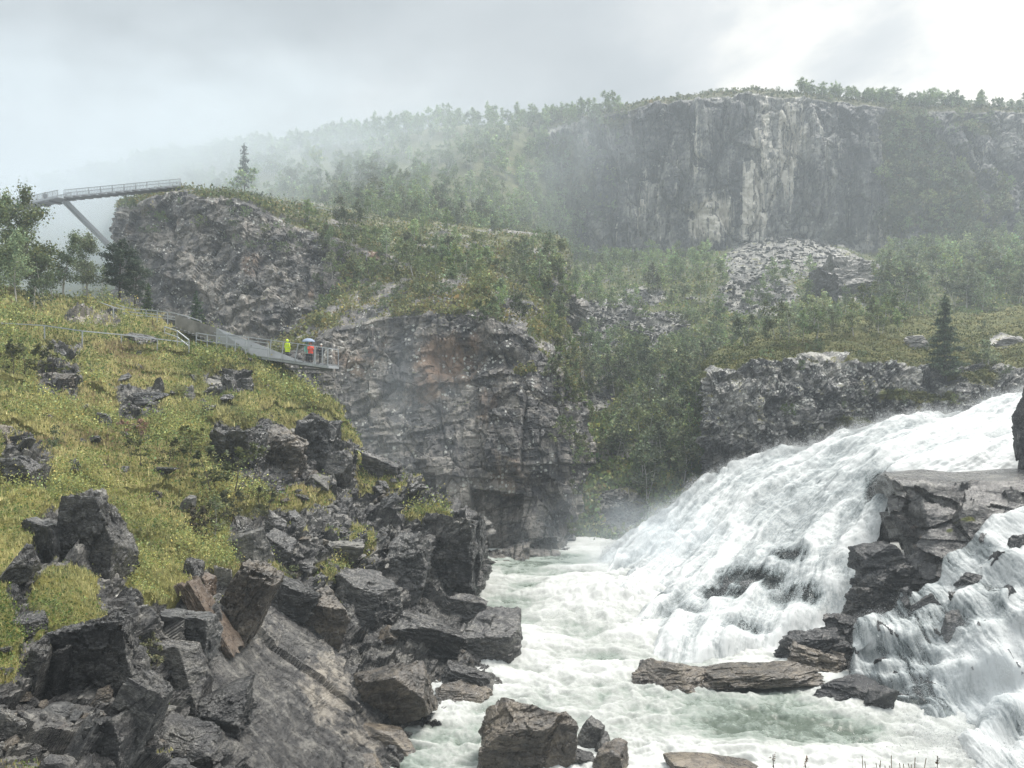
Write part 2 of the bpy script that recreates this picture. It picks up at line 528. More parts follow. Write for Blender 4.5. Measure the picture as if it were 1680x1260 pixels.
# ---- high cliff at the back
us = [840, 900, 960, 1060, 1180, 1240, 1340, 1440, 1500, 1560, 1640, 1720, 1900]
def row(vs, ds): return [(u, v, d) for u, v, d in zip(us, vs, ds)]
S['cliff'] = s = Sheet([
    row([505] * 13, [292, 290, 288, 286, 284, 284, 283, 280, 278, 276, 274, 272, 270]),
    row([420] * 13, [300, 297, 294, 292, 290, 289, 290, 291, 276, 268, 270, 276, 280]),
    row([392] * 13, [303, 299, 295, 293, 290, 289, 287, 290, 280, 274, 276, 282, 286]),
    row([300, 305, 300, 300, 290, 290, 290, 300, 300, 290, 280, 280, 280], [310, 304, 298, 294, 290, 290, 289, 292, 290, 288, 290, 292, 294]),
    row([240, 230, 205, 178, 168, 162, 170, 182, 205, 195, 190, 190, 190], [316, 311, 303, 298, 294, 293, 294, 297, 302, 302, 300, 298, 298]),
    row([200, 190, 185, 162, 146, 143, 150, 163, 166, 166, 172, 176, 180], [322, 320, 312, 306, 304, 303, 304, 307, 312, 310, 308, 306, 306]),
    row([225, 215, 212, 196, 184, 181, 188, 196, 196, 196, 200, 205, 210], [390] * 13)], step=1.9, sm=4)
face = sstep(.8, 2.0, s.tr)[:, None] * sstep(4.6, 4.0, s.tr)[:, None] * np.ones((1, s.nx))
q = s.P * np.array([1 / 11, 1 / 11, 1 / 34])
h1, c1 = facet(q + .2 * fbm(s.P[..., [0, 2, 1]] * .06, 3, 5)[..., None], 3, .9)
h = 3.6 * h1 - 2.2 * np.exp(-c1 * 18) + crag_relief(s.P * np.array([1, 1, .55]), 6.5, 11, (0, 5, 0)) + .5 * fbm(s.P * .5, 4, 4, .6)
h += -4.5 * blob(s, [(1385, 392, 34, 16, 1.)]) - 2 * blob(s, [(1150, 350, 50, 8, 1.), (1300, 388, 40, 8, 1.)])
s.push(np.where(face > .5, h, h * .35) * (.35 + .65 * face))
s.norm(); s.project()
mk = mask(s, r=.62 - .62 * face)
veg = blob(s, [(930, 300, 60, 110, .75), (1000, 200, 70, 26, .6), (1490, 250, 62, 130, .9), (1560, 330, 70, 100, .85), (1480, 360, 60, 60, .6), (1690, 350, 50, 50, .5), (870, 380, 80, 90, .8), (1600, 210, 70, 30, .6), (1640, 330, 30, 90, .55), (1560, 400, 90, 40, .7),
               (1120, 420, 130, 30, .55), (1000, 400, 70, 60, .4)])
mk[..., 0] = np.maximum(mk[..., 0], veg)
mk[..., 2] = blob(s, [(1236, 335, 26, 90, 1.1), (1298, 240, 26, 110, .85), (1170, 358, 44, 46, .95), (1268, 270, 70, 130, .55), (1256, 200, 20, 60, .6), (1060, 330, 70, 90, .36), (1440, 385, 24, 45, .6), (1340, 220, 60, 70, .32), (1130, 250, 50, 80, .3), (1600, 250, 30, 40, .4)])
mk[..., 1] = blob(s, [(950, 330, 70, 60, .35), (1290, 320, 60, 90, .22), (1060, 175, 80, 14, .35), (960, 240, 50, 20, .5)])
S['cliff_r'] = mk[..., 0].copy(); veg_cliff = veg
tag(s.build('cliff', M_FAR, {'mask': mk, 'cell': bricks(rot(s.P, 0, 5, 0) * np.array([.12,.12,.035]), 901) + .7 * bricks(rot(s.P, 0, -7, 0) * np.array([.3,.3,.12]), 902)}), 'high pale streaked cliff closing the valley', 'cliff', kind='structure')

# ---- forested ridge behind
us = [-260, 0, 120, 250, 400, 500, 600, 730, 800, 900, 1010]
S['ridge'] = s = Sheet([
    row([560, 560, 560, 520, 470, 460, 455, 460, 470, 480, 480], [240, 240, 236, 215, 172, 166, 165, 170, 180, 250, 310]),
    row([440, 440, 430, 400, 360, 365, 370, 385, 395, 400, 400], [280, 280, 276, 260, 205, 198, 195, 205, 225, 283, 325]),
    row([380, 370, 350, 330, 305, 300, 300, 300, 305, 310, 310], [310, 310, 306, 300, 265, 255, 250, 258, 270, 299, 335]),
    row([335, 318, 302, 268, 248, 233, 216, 190, 192, 198, 190], [340, 338, 336, 334, 330, 326, 322, 318, 318, 318, 345]),
    row([375, 360, 345, 315, 298, 285, 270, 250, 252, 258, 250], [410] * 11)], step=4, sm=5)
s.push(2.2 * fbm(s.P * .05, 4, 21)); s.norm(); s.project()
mk = mask(s, r=.75 + .3 * fbm(s.P * .06, 3, 22))
tag(s.build('ridge', M_HILL, {'mask': mk}), 'wooded ridge fading into low cloud', 'ridge', kind='structure')

# ---- knoll with the bridge abutment
us = [197, 190, 215, 300, 400, 480, 560, 620, 750, 850, 940]
KN = [
    row([640] * 11, [142, 118, 110, 106, 104, 104, 104, 104, 104, 104, 104]),
    row([540, 540, 540, 540, 540, 540, 535, 530, 520, 520, 520], [150, 128, 121, 117, 114, 113, 113, 113, 113, 113, 113]),
    row([440, 440, 440, 440, 440, 450, 455, 460, 465, 470, 475], [158, 133, 127, 123, 121, 119, 118, 117, 116, 116, 116]),
    row([345, 340, 333, 313, 330, 366, 395, 418, 428, 440, 450], [170, 141, 136, 131, 128, 126, 126, 125, 124, 123, 122]),
    row([338, 336, 328, 306, 318, 340, 358, 380, 395, 405, 415], [178, 150, 147, 146, 146, 146, 146, 146, 148, 150, 152]),
    row([365, 362, 355, 335, 325, 328, 340, 355, 370, 380, 390], [225, 215, 205, 195, 186, 184, 184, 184, 186, 188, 190])]
for r_, jx in zip(KN, (0, -14, 10, -16, -4, 0)):            # the right end turns back into the gully
    r_[-1] = (918 + jx, r_[-1][1], r_[-1][2]); r_ += [(936 + jx * 1.3, r_[-1][1] + 14, r_[-1][2] + 9), (940 + jx, r_[-1][1] + 40, r_[-1][2] + 42)]
S['knoll'] = s = Sheet(KN, step=2, sm=3)
face = sstep(3.05, 2.85, s.tr)[:, None] * np.ones((1, s.nx))
h = .8 * crag_relief(s.P, 4.6, 33, (0, -14, 0))
s.push(h * (.4 + .6 * face)); s.norm(); s.project()
mk = mask(s, r=(.55 + .4 * fbm(s.P * .2, 3, 37)) * (1 - face), g=blob(s, [(410, 430, 30, 40, .55), (300, 360, 60, 20, .35), (215, 380, 20, 20, .4), (265, 490, 20, 40, .35), (615, 425, 16, 22, .9), (690, 440, 24, 12, .8), (510, 480, 10, 20, .6)]),
          b=blob(s, [(500, 440, 30, 20, .2), (420, 335, 60, 8, .5), (490, 350, 60, 8, .4), (620, 460, 20, 20, .5), (760, 460, 18, 14, .5), (700, 430, 25, 10, .5)]))
mk[..., 0] = np.maximum(mk[..., 0], blob(s, [(580, 450, 40, 50, .45), (660, 480, 60, 30, .5), (800, 490, 60, 40, .45), (540, 520, 60, 12, .6), (250, 350, 50, 25, .4), (880, 470, 40, 60, .5)]) + .05 * (s.bu > 540))
S['knoll_r'] = mk[..., 0].copy()
tag(s.build('crag', M_MID, {'mask': mk, 'cell': bricks(rot(s.P, 0, 5, 0) * np.array([.3,.3,.22]), 903) + .7 * bricks(rot(s.P, 0, -7, 0) * np.array([.9,.9,.9]), 904)}), 'broad dark crag below the step bridge', 'crag', kind='structure')

# ---- gorge wall across the water
us = [440, 500, 540, 620, 700, 800, 870, 922, 944, 958]
S['wall'] = s = Sheet([
    row([960] * 10, [70, 71, 71, 71, 71, 71, 71, 71.5, 76, 90]),
    row([905, 905, 905, 905, 905, 905, 900, 897, 895, 895], [72, 75, 76, 76.4, 76.4, 76, 76, 77.5, 82, 96]),
    row([760] * 10, [78, 80, 80.5, 80.5, 80, 79.5, 79, 80, 85, 98]),
    row([640, 640, 640, 640, 640, 640, 645, 665, 680, 700], [84, 86, 86, 85.5, 85, 84, 82, 82.5, 88, 101]),
    row([590, 568, 540, 518, 512, 514, 556, 620, 660, 690], [90, 91, 90.5, 89.5, 88.5, 87.5, 86, 84, 90, 104]),
    row([575, 545, 508, 485, 470, 465, 500, 560, 600, 640], [104, 104, 104, 103, 102, 100, 97, 96, 99, 112]),
    row([565, 525, 475, 440, 430, 440, 470, 520, 560, 600], [122, 122, 121, 120, 119, 117, 115, 114, 115, 122])], step=1.9, sm=1)
face = sstep(4.1, 3.9, s.tr)[:, None] * np.ones((1, s.nx))
h = .62 * crag_relief(s.P, 4.2, 43)
h += -1.1 * blur(inpoly(s.bu, s.bv, [(700, 560), (860, 578), (850, 600), (720, 610)]).astype(float)[..., None], 4)[..., 0] - 1.2 * inpoly(s.bu, s.bv, [(640, 775), (715, 778), (712, 850), (650, 850)]) - 1.6 * inpoly(s.bu, s.bv, [(770, 800), (860, 810), (850, 900), (780, 900)]) - .5 * inpoly(s.bu, s.bv, [(540, 780), (900, 785), (960, 900), (540, 900)]) + .5 * inpoly(s.bu, s.bv, [(780, 680), (960, 660), (970, 760), (800, 770)])
s.push(h * (.55 + .45 * face)); s.norm(); s.project()
wet = sstep(820, 880, s.bv)
mk = mask(s, r=(.42 + .45 * fbm(s.P * .25, 3, 47)) * (1 - face), g=blob(s, [(725, 590, 80, 60, .72), (700, 640, 50, 50, .62), (770, 560, 60, 44, .5), (800, 660, 40, 60, .5), (590, 600, 60, 40, .5), (830, 780, 70, 90, .42), (640, 560, 50, 20, .4), (880, 640, 50, 50, .35), (560, 590, 30, 30, .5)]),
          b=blob(s, [(600, 690, 50, 60, .22), (870, 560, 50, 40, .4), (900, 600, 40, 20, .45), (880, 720, 60, 90, .25)]), a=.75 * wet)
mk[..., 0] = np.maximum(mk[..., 0], blob(s, [(900, 540, 60, 40, .55), (860, 610, 40, 10, .5), (940, 600, 20, 40, .55), (520, 530, 60, 14, .6), (930, 720, 14, 60, .35)]))
S['wall_r'] = mk[..., 0].copy()
tag(s.build('gorge_wall', M_MID, {'mask': mk, 'cell': bricks(rot(s.P, 0, 5, 0) * np.array([.45,.45,.3]), 905) + .7 * bricks(rot(s.P, 0, -7, 0) * np.array([1.3,1.3,1.3]), 906)}), 'tall dark rock wall on the far side of the gorge', 'cliff', kind='structure')

# ---- hillside with boulder field between the cliffs
us = [800, 880, 950, 1010, 1080, 1160, 1220, 1290, 1380, 1460, 1560, 1680, 1880]
S['hillside'] = s = Sheet([
    row([1000] * 13, [78, 78, 79, 79, 79, 80, 80, 80, 80, 80, 80, 80, 80]),
    row([905, 905, 905, 900, 870, 820, 800, 800, 800, 800, 800, 800, 800], [90, 89, 84, 82, 84, 88, 92, 92, 92, 92, 92, 92, 92]),
    row([760, 760, 760, 760, 750, 720, 720, 720, 720, 720, 720, 720, 720], [104, 102, 98, 97, 97, 99, 100, 100, 100, 100, 100, 100, 100]),
    row([620] * 13, [128, 127, 126, 125, 124, 124, 124, 124, 124, 124, 124, 124, 124]),
    row([520, 520, 520, 520, 520, 520, 520, 525, 525, 520, 512, 500, 490], [165, 165, 166, 168, 168, 166, 164, 160, 156, 156, 160, 166, 170]),
    row([460, 460, 460, 460, 455, 450, 450, 450, 455, 460, 450, 440, 430], [215, 218, 220, 222, 218, 210, 205, 196, 196, 205, 215, 220, 222]),
    row([425, 428, 430, 430, 425, 418, 402, 391, 405, 430, 412, 390, 380], [285, 286, 288, 287, 286, 284, 281, 279, 280, 282, 284, 284, 284])], step=2.2, sm=4)
cl, _ = facet(s.P * np.array([1 / 3.5, 1 / 3.5, 1 / 3.]), 51, .9)
talus = np.maximum(blob(s, [(1020, 540, 120, 50, 1.), (1290, 420, 120, 45, 1.), (1240, 480, 80, 50, .9), (1400, 460, 70, 40, .9), (1050, 490, 60, 30, .7), (980, 640, 40, 90, .6), (1090, 640, 40, 40, .6), (1020, 850, 80, 70, .7)]), .25)
tn = fbm(s.P * .12, 4, 52)
talus = np.clip(talus + .4 * tn, 0, 1)
h = (.35 + 1.0 * talus) * cl + 1.3 * fbm(s.P * .1, 3, 53) + .5 * talus * bricks(s.P * .5, 54)
s.push(h); s.norm(); s.project()
mk = mask(s, r=.66 - .66 * sstep(.3, .65, talus), b=.25 * talus, g=blob(s, [(1000, 640, 30, 60, .35), (1090, 600, 30, 30, .4)]), a=0)
S['talus_amt'] = talus
S['hill_r'] = mk[..., 0].copy()
tag(s.build('hillside', M_HILL, {'mask': mk}), 'boulder strewn hillside between the cliffs', 'hillside', kind='structure')

# ---- ledge above the fall on the far bank
us = [1185, 1160, 1153, 1180, 1240, 1300, 1400, 1500, 1600, 1700, 1880]
S['ledge'] = s = Sheet([
    row([900] * 11, [96, 86, 82, 81, 81, 81, 81, 81, 81, 81, 81]),
    row([770, 770, 770, 765, 755, 740, 730, 720, 715, 715, 715], [100, 90, 86, 85, 85, 85.5, 86, 86, 86, 86, 86]),
    row([680, 680, 675, 670, 660, 655, 650, 645, 645, 645, 645], [101, 91, 87.5, 87, 87, 87.5, 88, 88.5, 89, 89, 89]),
    row([640, 630, 622, 606, 592, 588, 590, 600, 604, 604, 604], [103, 94, 90, 89.5, 90, 90.5, 91, 92, 93, 93, 93]),
    row([618, 612, 604, 588, 570, 560, 552, 548, 545, 540, 530], [112, 104, 100, 99, 100, 101, 103, 104, 105, 106, 106]),
    row([600, 598, 592, 575, 548, 532, 520, 518, 514, 498, 480], [126, 120, 117, 116, 118, 120, 122, 124, 128, 134, 138]),
    row([640, 640, 636, 620, 590, 576, 566, 562, 560, 545, 530], [170] * 11)], step=1.9, sm=3)
face = sstep(3.15, 2.85, s.tr)[:, None] * np.ones((1, s.nx))
h1, _ = facet(s.P * np.array([1 / 2.6, 1 / 2.6, 1 / 2.4]), 61, .9)
h2, _ = facet(s.P * np.array([1 / .9, 1 / .9, 1 / .8]), 62, .9)
hum = fbm(s.P * np.array([.3, .5, .6]), 4, 63)
s.push((.5 * h1 + .3 * h2 + crag_relief(s.P, 2.6, 66) * .8) * (.15 + .85 * face) + hum * (1 - face) * 1.1); s.norm(); s.project()
mk = mask(s, r=.9 - .84 * face + .12 * fbm(s.P * .4, 3, 65), b=blob(s, [(1170, 610, 30, 10, .4), (1350, 585, 50, 6, .7), (1500, 560, 22, 14, .7), (1650, 560, 30, 10, .9)]), a=.6 * sstep(690, 740, s.bv))
mk[..., 0] = np.maximum(mk[..., 0], blob(s, [(1500, 650, 90, 14, .75), (1400, 690, 60, 14, .6), (1600, 620, 80, 20, .6), (1250, 640, 30, 20, .4)]))
mk[..., 0] *= 1 - .8 * (mk[..., 2] > .3)
mk[..., 1] = blob(s, [(1450, 530, 40, 8, .6), (1600, 500, 60, 8, .6), (1300, 560, 60, 8, .4)])
S['ledge_r'] = mk[..., 0].copy()
tag(s.build('rock_ledge', M_LEDGE, {'mask': mk, 'cell': bricks(rot(s.P, 0, 5, 0) * np.array([.5,.5,.6]), 907) + .7 * bricks(rot(s.P, 0, -7, 0) * np.array([1.6,1.6,1.6]), 908)}), 'mossy rock shelf above the far edge of the fall', 'rock shelf', kind='structure')

# ---- near left bank, from the water up to the walkway
def resample(pts, edge, K=9, wrap=(-14, 26, 14)):
    a = np.array(pts + [edge], float)
    tt = np.linspace(a[0, 0], a[-1, 0], K)
    r = [(x, np.interp(x, a[:, 0], a[:, 1]), np.interp(x, a[:, 0], a[:, 2])) for x in tt]
    e = r[-1]
    return r + [(e[0] + wrap[0], e[1] + wrap[1], e[2] + wrap[2])]


BK = [
    resample([(-200, 1330, 15), (0, 1330, 16), (200, 1330, 18.5), (400, 1330, 24), (560, 1330, 31)], (640, 1330, 33)),
    resample([(-200, 1270, 15.5), (0, 1270, 16.5), (100, 1270, 17.5), (200, 1270, 19), (300, 1270, 21.5), (400, 1270, 25), (500, 1270, 29), (580, 1270, 32)], (640, 1265, 34)),
    resample([(-200, 1190, 17), (0, 1190, 18.2), (200, 1190, 21.5), (300, 1190, 24.5), (400, 1190, 28.5), (500, 1190, 32.5), (600, 1190, 36.5)], (745, 1192, 39.2)),
    resample([(-200, 1100, 19), (0, 1100, 20.2), (200, 1100, 24), (300, 1100, 28.5), (400, 1100, 32.5), (500, 1100, 36.5), (620, 1100, 41)], (832, 1130, 43.2)),
    resample([(-200, 1020, 21), (0, 1020, 22.5), (100, 1020, 24), (200, 1020, 26.5), (300, 1020, 30), (400, 1020, 36), (500, 1020, 41), (640, 1030, 46)], (862, 1062, 49.6)),
    resample([(-200, 950, 23.5), (0, 950, 25.5), (100, 950, 27.5), (200, 950, 31), (300, 950, 36), (400, 950, 41), (500, 950, 46), (660, 955, 51.5)], (786, 985, 59.4), wrap=(-6, 10, 14)),
    resample([(-200, 870, 27), (0, 870, 30), (100, 870, 33.5), (200, 870, 37), (300, 870, 41.5), (400, 870, 46), (500, 870, 50), (660, 880, 55)], (790, 905, 59), wrap=(-6, 0, 14)),
    resample([(-200, 800, 32), (0, 800, 35), (100, 800, 39), (200, 800, 43), (300, 800, 47.5), (400, 800, 52), (500, 815, 55.5), (640, 840, 58)], (778, 852, 60.5), wrap=(-2, 6, 14)),
    resample([(-200, 740, 36), (0, 740, 40), (100, 740, 44.5), (200, 740, 48.5), (300, 740, 53), (400, 745, 57), (500, 755, 60)], (698, 812, 62.5)),
    resample([(-200, 670, 42), (0, 670, 46), (100, 670, 50.5), (200, 670, 54.5), (300, 670, 58.5), (400, 680, 61.5), (500, 700, 64)], (604, 748, 66.5)),
    resample([(-200, 600, 50), (0, 600, 54), (100, 600, 58), (200, 605, 62), (300, 615, 65), (400, 630, 67)], (548, 672, 69.5)),
    resample([(-200, 550, 59), (0, 552, 62), (100, 556, 65), (200, 565, 68), (300, 578, 70), (380, 590, 71.5)], (470, 607, 73)),
    resample([(-200, 505, 68), (0, 515, 70), (100, 522, 72.5), (200, 532, 75), (270, 545, 76)], (420, 583, 76)),
    resample([(-200, 465, 77), (0, 480, 79), (100, 488, 82), (160, 496, 83), (230, 512, 83)], (345, 540, 82)),
    resample([(-200, 520, 110), (0, 530, 110), (100, 540, 110), (200, 560, 108)], (330, 590, 104))]
S['bank'] = s = Sheet(BK, step=1.7, sm=6)
s.bu0, s.bv0 = s.bu, s.bv
wob = 14 * fbm(s.P * .5, 4, 71)
bu, bv = s.bu + wob, s.bv + 14 * fbm(s.P * .5 + 9, 4, 72)
GRASS = [[(-220, 440), (120, 470), (250, 525), (430, 575), (480, 612), (548, 672), (596, 745), (545, 712), (505, 690), (445, 700), (350, 702), (345, 760), (385, 800), (545, 805), (548, 832), (480, 842), (395, 832),
          (375, 870), (395, 940), (330, 945), (305, 992), (240, 1000), (205, 960), (200, 900), (185, 845), (150, 815), (110, 830), (60, 862), (30, 950), (0, 1000), (-220, 1010)],
         [(40, 1000), (60, 960), (130, 950), (175, 1010), (130, 1045), (60, 1062)], [(585, 755), (640, 785), (655, 812), (592, 815)], [(655, 852), (690, 838), (745, 850), (740, 870), (690, 876)],
         [(580, 860), (615, 880), (600, 930), (575, 905)], [(-220, 1010), (0, 990), (40, 1040), (20, 1110), (-220, 1130)], [(500, 935), (575, 925), (575, 965), (520, 965)], [(430, 935), (480, 955), (470, 985), (435, 970)]]
ROCKY = [[(60, 570), (130, 570), (130, 655), (60, 640)], [(185, 640), (265, 635), (265, 700), (190, 690)], [(335, 610), (415, 610), (415, 650), (335, 650)], [(0, 700), (45, 705), (80, 765), (70, 810), (0, 800)], [(110, 515), (190, 515), (200, 545), (110, 540)]]
g = np.zeros((s.ny, s.nx), np.float32)
for p_ in GRASS: g[inpoly(bu, bv, p_)] = 1
for p_ in ROCKY: g[inpoly(bu, bv, p_)] = 0
g = blur(g, 3)
S['bank_grass'] = g
slab = blur(inpoly(s.bu, s.bv, [(420, 940), (480, 1000), (580, 1080), (640, 1180), (600, 1290), (420, 1290), (330, 1170), (330, 1060), (380, 1000)]).astype(np.float32), 8)
low = blur(inpoly(s.bu, s.bv, [(560, 950), (700, 985), (800, 960), (880, 1060), (850, 1160), (640, 1290), (560, 1290), (640, 1180)]).astype(np.float32), 8)
S['slab'] = slab
R1 = rot(s.P, 12, 28, 8)                      # the beds dip to the right
h1, _ = facet(R1 * np.array([1 / 2.6, 1 / 2.6, 1 / 1.5]) + .15 * fbm(s.P * .4, 3, 73)[..., None], 74, .9)
h2, _ = facet(R1 * np.array([1 / .95, 1 / .95, 1 / .45]), 75, .9)
h3 = bricks(R1 * np.array([.5, .5, 1.3]), 76)
hr = .95 * h1 + .24 * h2 + .45 * h3 + .5 * crag_relief(s.P, 1.7, 84, (10, 24, 0)) + .10 * fbm(R1 * np.array([1, 1, 4.]), 4, 77)
e1 = pt(600, 1230, 37.5) - pt(400, 985, 37.); e1 /= np.linalg.norm(e1)
nn = np.cross(e1, pt(340, 1160, 26.5) - pt(400, 985, 37.)); nn /= np.linalg.norm(nn); e2 = np.cross(nn, e1)
Q = np.stack([s.P @ e1, s.P @ e2, s.P @ nn], -1)
Q = Q + .25 * np.stack([fbm(s.P * .5, 3, 89), fbm(s.P * .5 + 7, 3, 90), 0 * h2], -1)
sl = .40 * bricks(Q * np.array([.07, .33, .3]), 78) + .12 * bricks(Q * np.array([.17, .9, .6]), 79) + .08 * bricks(Q * np.array([.5, 2.6, 1.]), 87) - .12 * np.exp(-np.abs(fbm(Q * np.array([.16, .8, .5]), 3, 86)) * 40) + .07 * fbm(Q * np.array([.35, 3., 1.]), 5, 80, .6)
hr = hr * (1 - .9 * slab) * (1 - .45 * low) + sl * np.maximum(slab, .7 * low)
hg = (.35 + .5 * fbm(s.P * .9, 3, 88)) * blob(s, [(255, 940, 60, 70, 1.), (100, 1000, 60, 45, 1.), (20, 880, 70, 60, .8), (300, 1000, 30, 16, .6), (215, 870, 60, 60, .7), (20, 740, 60, 40, .7), (430, 690, 70, 22, .7), (500, 815, 60, 18, .7), (625, 790, 40, 24, .9), (700, 855, 40, 14, .7), (470, 610, 50, 20, .5)]) + .75 * fbm(s.P * .45, 4, 81) + .5 * bricks(s.P * np.array([.3, .3, .8]), 83) + .30 * np.abs(fbm(s.P * 1.6, 3, 82)) + .12
near = np.clip(s.P[..., 1] / 30, .55, 1.1)
s.push((hr * (1 - g) + hg * g) * near); s.norm(); s.project()
zz = s.P[..., 2]
wet = np.clip(1.15 - zz / 7.0, 0, 1) * (1 - .5 * slab)
mk = mask(s, r=g * .95 - .05 + .25 * (1 - g) * sstep(.15, .5, fbm(s.P * .4, 4, 85)) * sstep(4, 9, s.P[..., 2]), g=blob(s, [(560, 1040, 120, 60, .22), (660, 1160, 120, 60, .3), (395, 990, 30, 40, .55), (360, 960, 24, 24, .5), (640, 1140, 50, 40, .35), (100, 1210, 30, 30, .35), (60, 1100, 20, 20, .3), (430, 720, 60, 40, .3), (500, 1180, 60, 40, .2)]),
          b=np.maximum(blob(s, [(540, 1130, 80, 110, .62), (600, 1200, 80, 60, .58), (440, 1040, 60, 70, .42), (700, 1080, 60, 40, .25), (150, 530, 60, 14, 1.0), (330, 575, 40, 8, .8), (520, 900, 60, 20, .3)]), .14 * slab), a=wet * .8)
tag(s.build('rocky_bank', M_BANK, {'mask': mk, 'cell': (bricks(rot(s.P, 0, 5, 0) * np.array([.6,.6,1.2]), 909) + .7 * bricks(rot(s.P, 0, -7, 0) * np.array([1.9,1.9,4.]), 910)) * (1 - slab) + slab * (.6 * fbm(Q * np.array([.12, 1.6, .5]), 4, 911) + .3 * fbm(Q * np.array([.3, 6., 1.]), 3, 912))}), 'steep left bank of wet dark rock under a mossy grass slope', 'bank', kind='structure')
# ------------------------------------------------------------------ water
def water_mat(name='white_water', flow=False):
    m, t = new_mat(name)
    co = t.n('ShaderNodeNewGeometry').outputs['Position']
    if flow:
        co = t.vscale(t.n('ShaderNodeAttribute', attribute_name='flow').outputs[1], (.42, .85, 1.0))
    att = t.n('ShaderNodeAttribute', attribute_name='foam').outputs['Fac']
    n1 = t.noise(co, 1.1, 8, .68, .9)
    n2 = t.noise(co, 5.5, 6, .7, .6)
    k = t.math('ADD', att, t.math('ADD', t.math('MULTIPLY', t.math('SUBTRACT', n1, .5), .75), t.math('MULTIPLY', t.math('SUBTRACT', n2, .5), .38)))
    kc = t.math('ADD', k, t.math('MULTIPLY', t.math('SUBTRACT', t.noise(t.vscale(co, (.55, 1, 1)), 13, 5, .75, .4), .5), .7 if flow else .35))
    if flow:
        wp = t.n('ShaderNodeNewGeometry').outputs['Position']
        kc = t.math('ADD', kc, t.math('ADD', t.math('MULTIPLY', t.math('SUBTRACT', t.noise(wp, 1.3, 6, .68, .8), .5), .75), t.math('MULTIPLY', t.math('SUBTRACT', t.noise(wp, 7, 4, .75), .5), .5)))
    c = t.ramp(kc, [(.10, (.085, .105, .085)), (.33, (.19, .22, .195)), (.54, (.28, .292, .275)), (.84, (.405, .412, .40))] if not flow else [(.15, (.10, .12, .12)), (.36, (.13, .15, .155)), (.64, (.28, .30, .303)), (.96, (.47, .482, .48))])
    r = t.ramp(k, [(.2, .15), (.5, .75)])
    bp = t.n('ShaderNodeBump', {'Strength': .16 if flow else .3, 'Distance': .10, 'Height': t.math('ADD', n1, t.math('MULTIPLY', n2, .6))})
    b = t.n('ShaderNodeBsdfPrincipled', {'Base Color': c, 'Roughness': r, 'Normal': bp.outputs[0], 'IOR': 1.33, 'Specular IOR Level': .25, 'Subsurface Weight': .75, 'Subsurface Radius': (.5, .5, .5), 'Subsurface Scale': .8 if flow else .4})
    o = b.outputs[0]
    if flow:                                    # thin films of water let the rock show between the strands
        n3 = t.noise(t.vscale(co, (.7, 1, 1)), 15, 4, .7, .3)
        n4 = t.noise(t.n('ShaderNodeNewGeometry').outputs['Position'], 9, 4, .7)
        n6 = t.noise(t.vscale(co, (.6, 1, 1)), 38, 3, .7)
        ka = t.math('ADD', k, t.math('ADD', t.math('MULTIPLY', t.math('SUBTRACT', n6, .5), .9), t.math('ADD', t.math('MULTIPLY', t.math('SUBTRACT', n3, .5), 1.1), t.math('MULTIPLY', t.math('SUBTRACT', n4, .5), .6))))
        o = t.n('ShaderNodeMixShader', {0: t.mapr(ka, .24, .44, .03, 1.0), 1: t.n('ShaderNodeBsdfTransparent', {'Color': (.86, .9, .9, 1)}).outputs[0], 2: o}).outputs[0]
    t.n('ShaderNodeOutputMaterial', {0: o})
    return m


def foam_mat(name, trans=.25):
    m, t = new_mat(name)
    b = t.n('ShaderNodeBsdfDiffuse', {'Color': (.52, .53, .535, 1)})
    tr = t.n('ShaderNodeBsdfTranslucent', {'Color': (.52, .53, .535, 1)})
    mx = t.n('ShaderNodeMixShader', {0: trans, 1: b.outputs[0], 2: tr.outputs[0]})
    t.n('ShaderNodeOutputMaterial', {0: mx.outputs[0]})
    return m


M_WATER = water_mat()
M_FALL = water_mat('falling_water', True)
M_SPRAY = foam_mat('spray_white', .4)

# river surface: the plunge pool and its outflow, z = 0
vv = np.concatenate([np.linspace(880, 960, 60), np.linspace(961, 1330, 210)])
uu = np.linspace(480, 1900, 620)
U, V = np.meshgrid(uu, vv)
D = dw(V)
Pw = np.stack([(U - CU) / F * D, D, np.zeros_like(D)], -1)
calm = sstep(945, 915, V)
swirl = Pw + 1.2 * np.stack([fbm(Pw * .25, 3, 91), fbm(Pw * .25 + 5, 3, 92), 0 * D], -1)
big = fbm(swirl * np.array([.22, .4, 1]), 4, 93)
rid = 1 - np.abs(fbm(swirl * np.array([.7, 1.1, 1]), 5, 94, .6)) * 2
hh = (.6 * big + .22 * rid + .09 * fbm(swirl * 2.6, 4, 95, .65)) * (1 - .75 * calm)
# the tail of the fall heaps up where it lands
heap = np.exp(-(((U - 1000) / 90) ** 2 + ((V - 985) / 50) ** 2)) * .8 + np.exp(-(((U - 1120) / 160) ** 2 + ((V - 1140) / 22) ** 2)) * .5
hh += heap * (.6 + .8 * np.abs(fbm(Pw * .8, 4, 96)))
Pw[..., 2] = hh - .1
fo = .58 + .62 * big + .22 * (rid - .6)
green = np.exp(-(((U - 1270) / 190) ** 2 + ((V - 1200) / 42) ** 2)) * .55 + np.exp(-(((U - 900) / 120) ** 2 + ((V - 918) / 14) ** 2)) * .45 + np.exp(-(((U - 560) / 110) ** 2 + ((V - 1185) / 40) ** 2)) * .5 \
    + np.exp(-(((U - 870) / 70) ** 2 + ((V - 960) / 9) ** 2)) * .2
fo = fo - green + .25 * heap + .1
river = link('river', make_mesh('river', Pw.reshape(-1, 3), grid_faces(*D.shape), M_WATER, True, {'foam': fo.ravel()}))
tag(river, 'churning green white river at the foot of the falls', 'river', kind='structure')
S['river'] = (U, V, Pw)

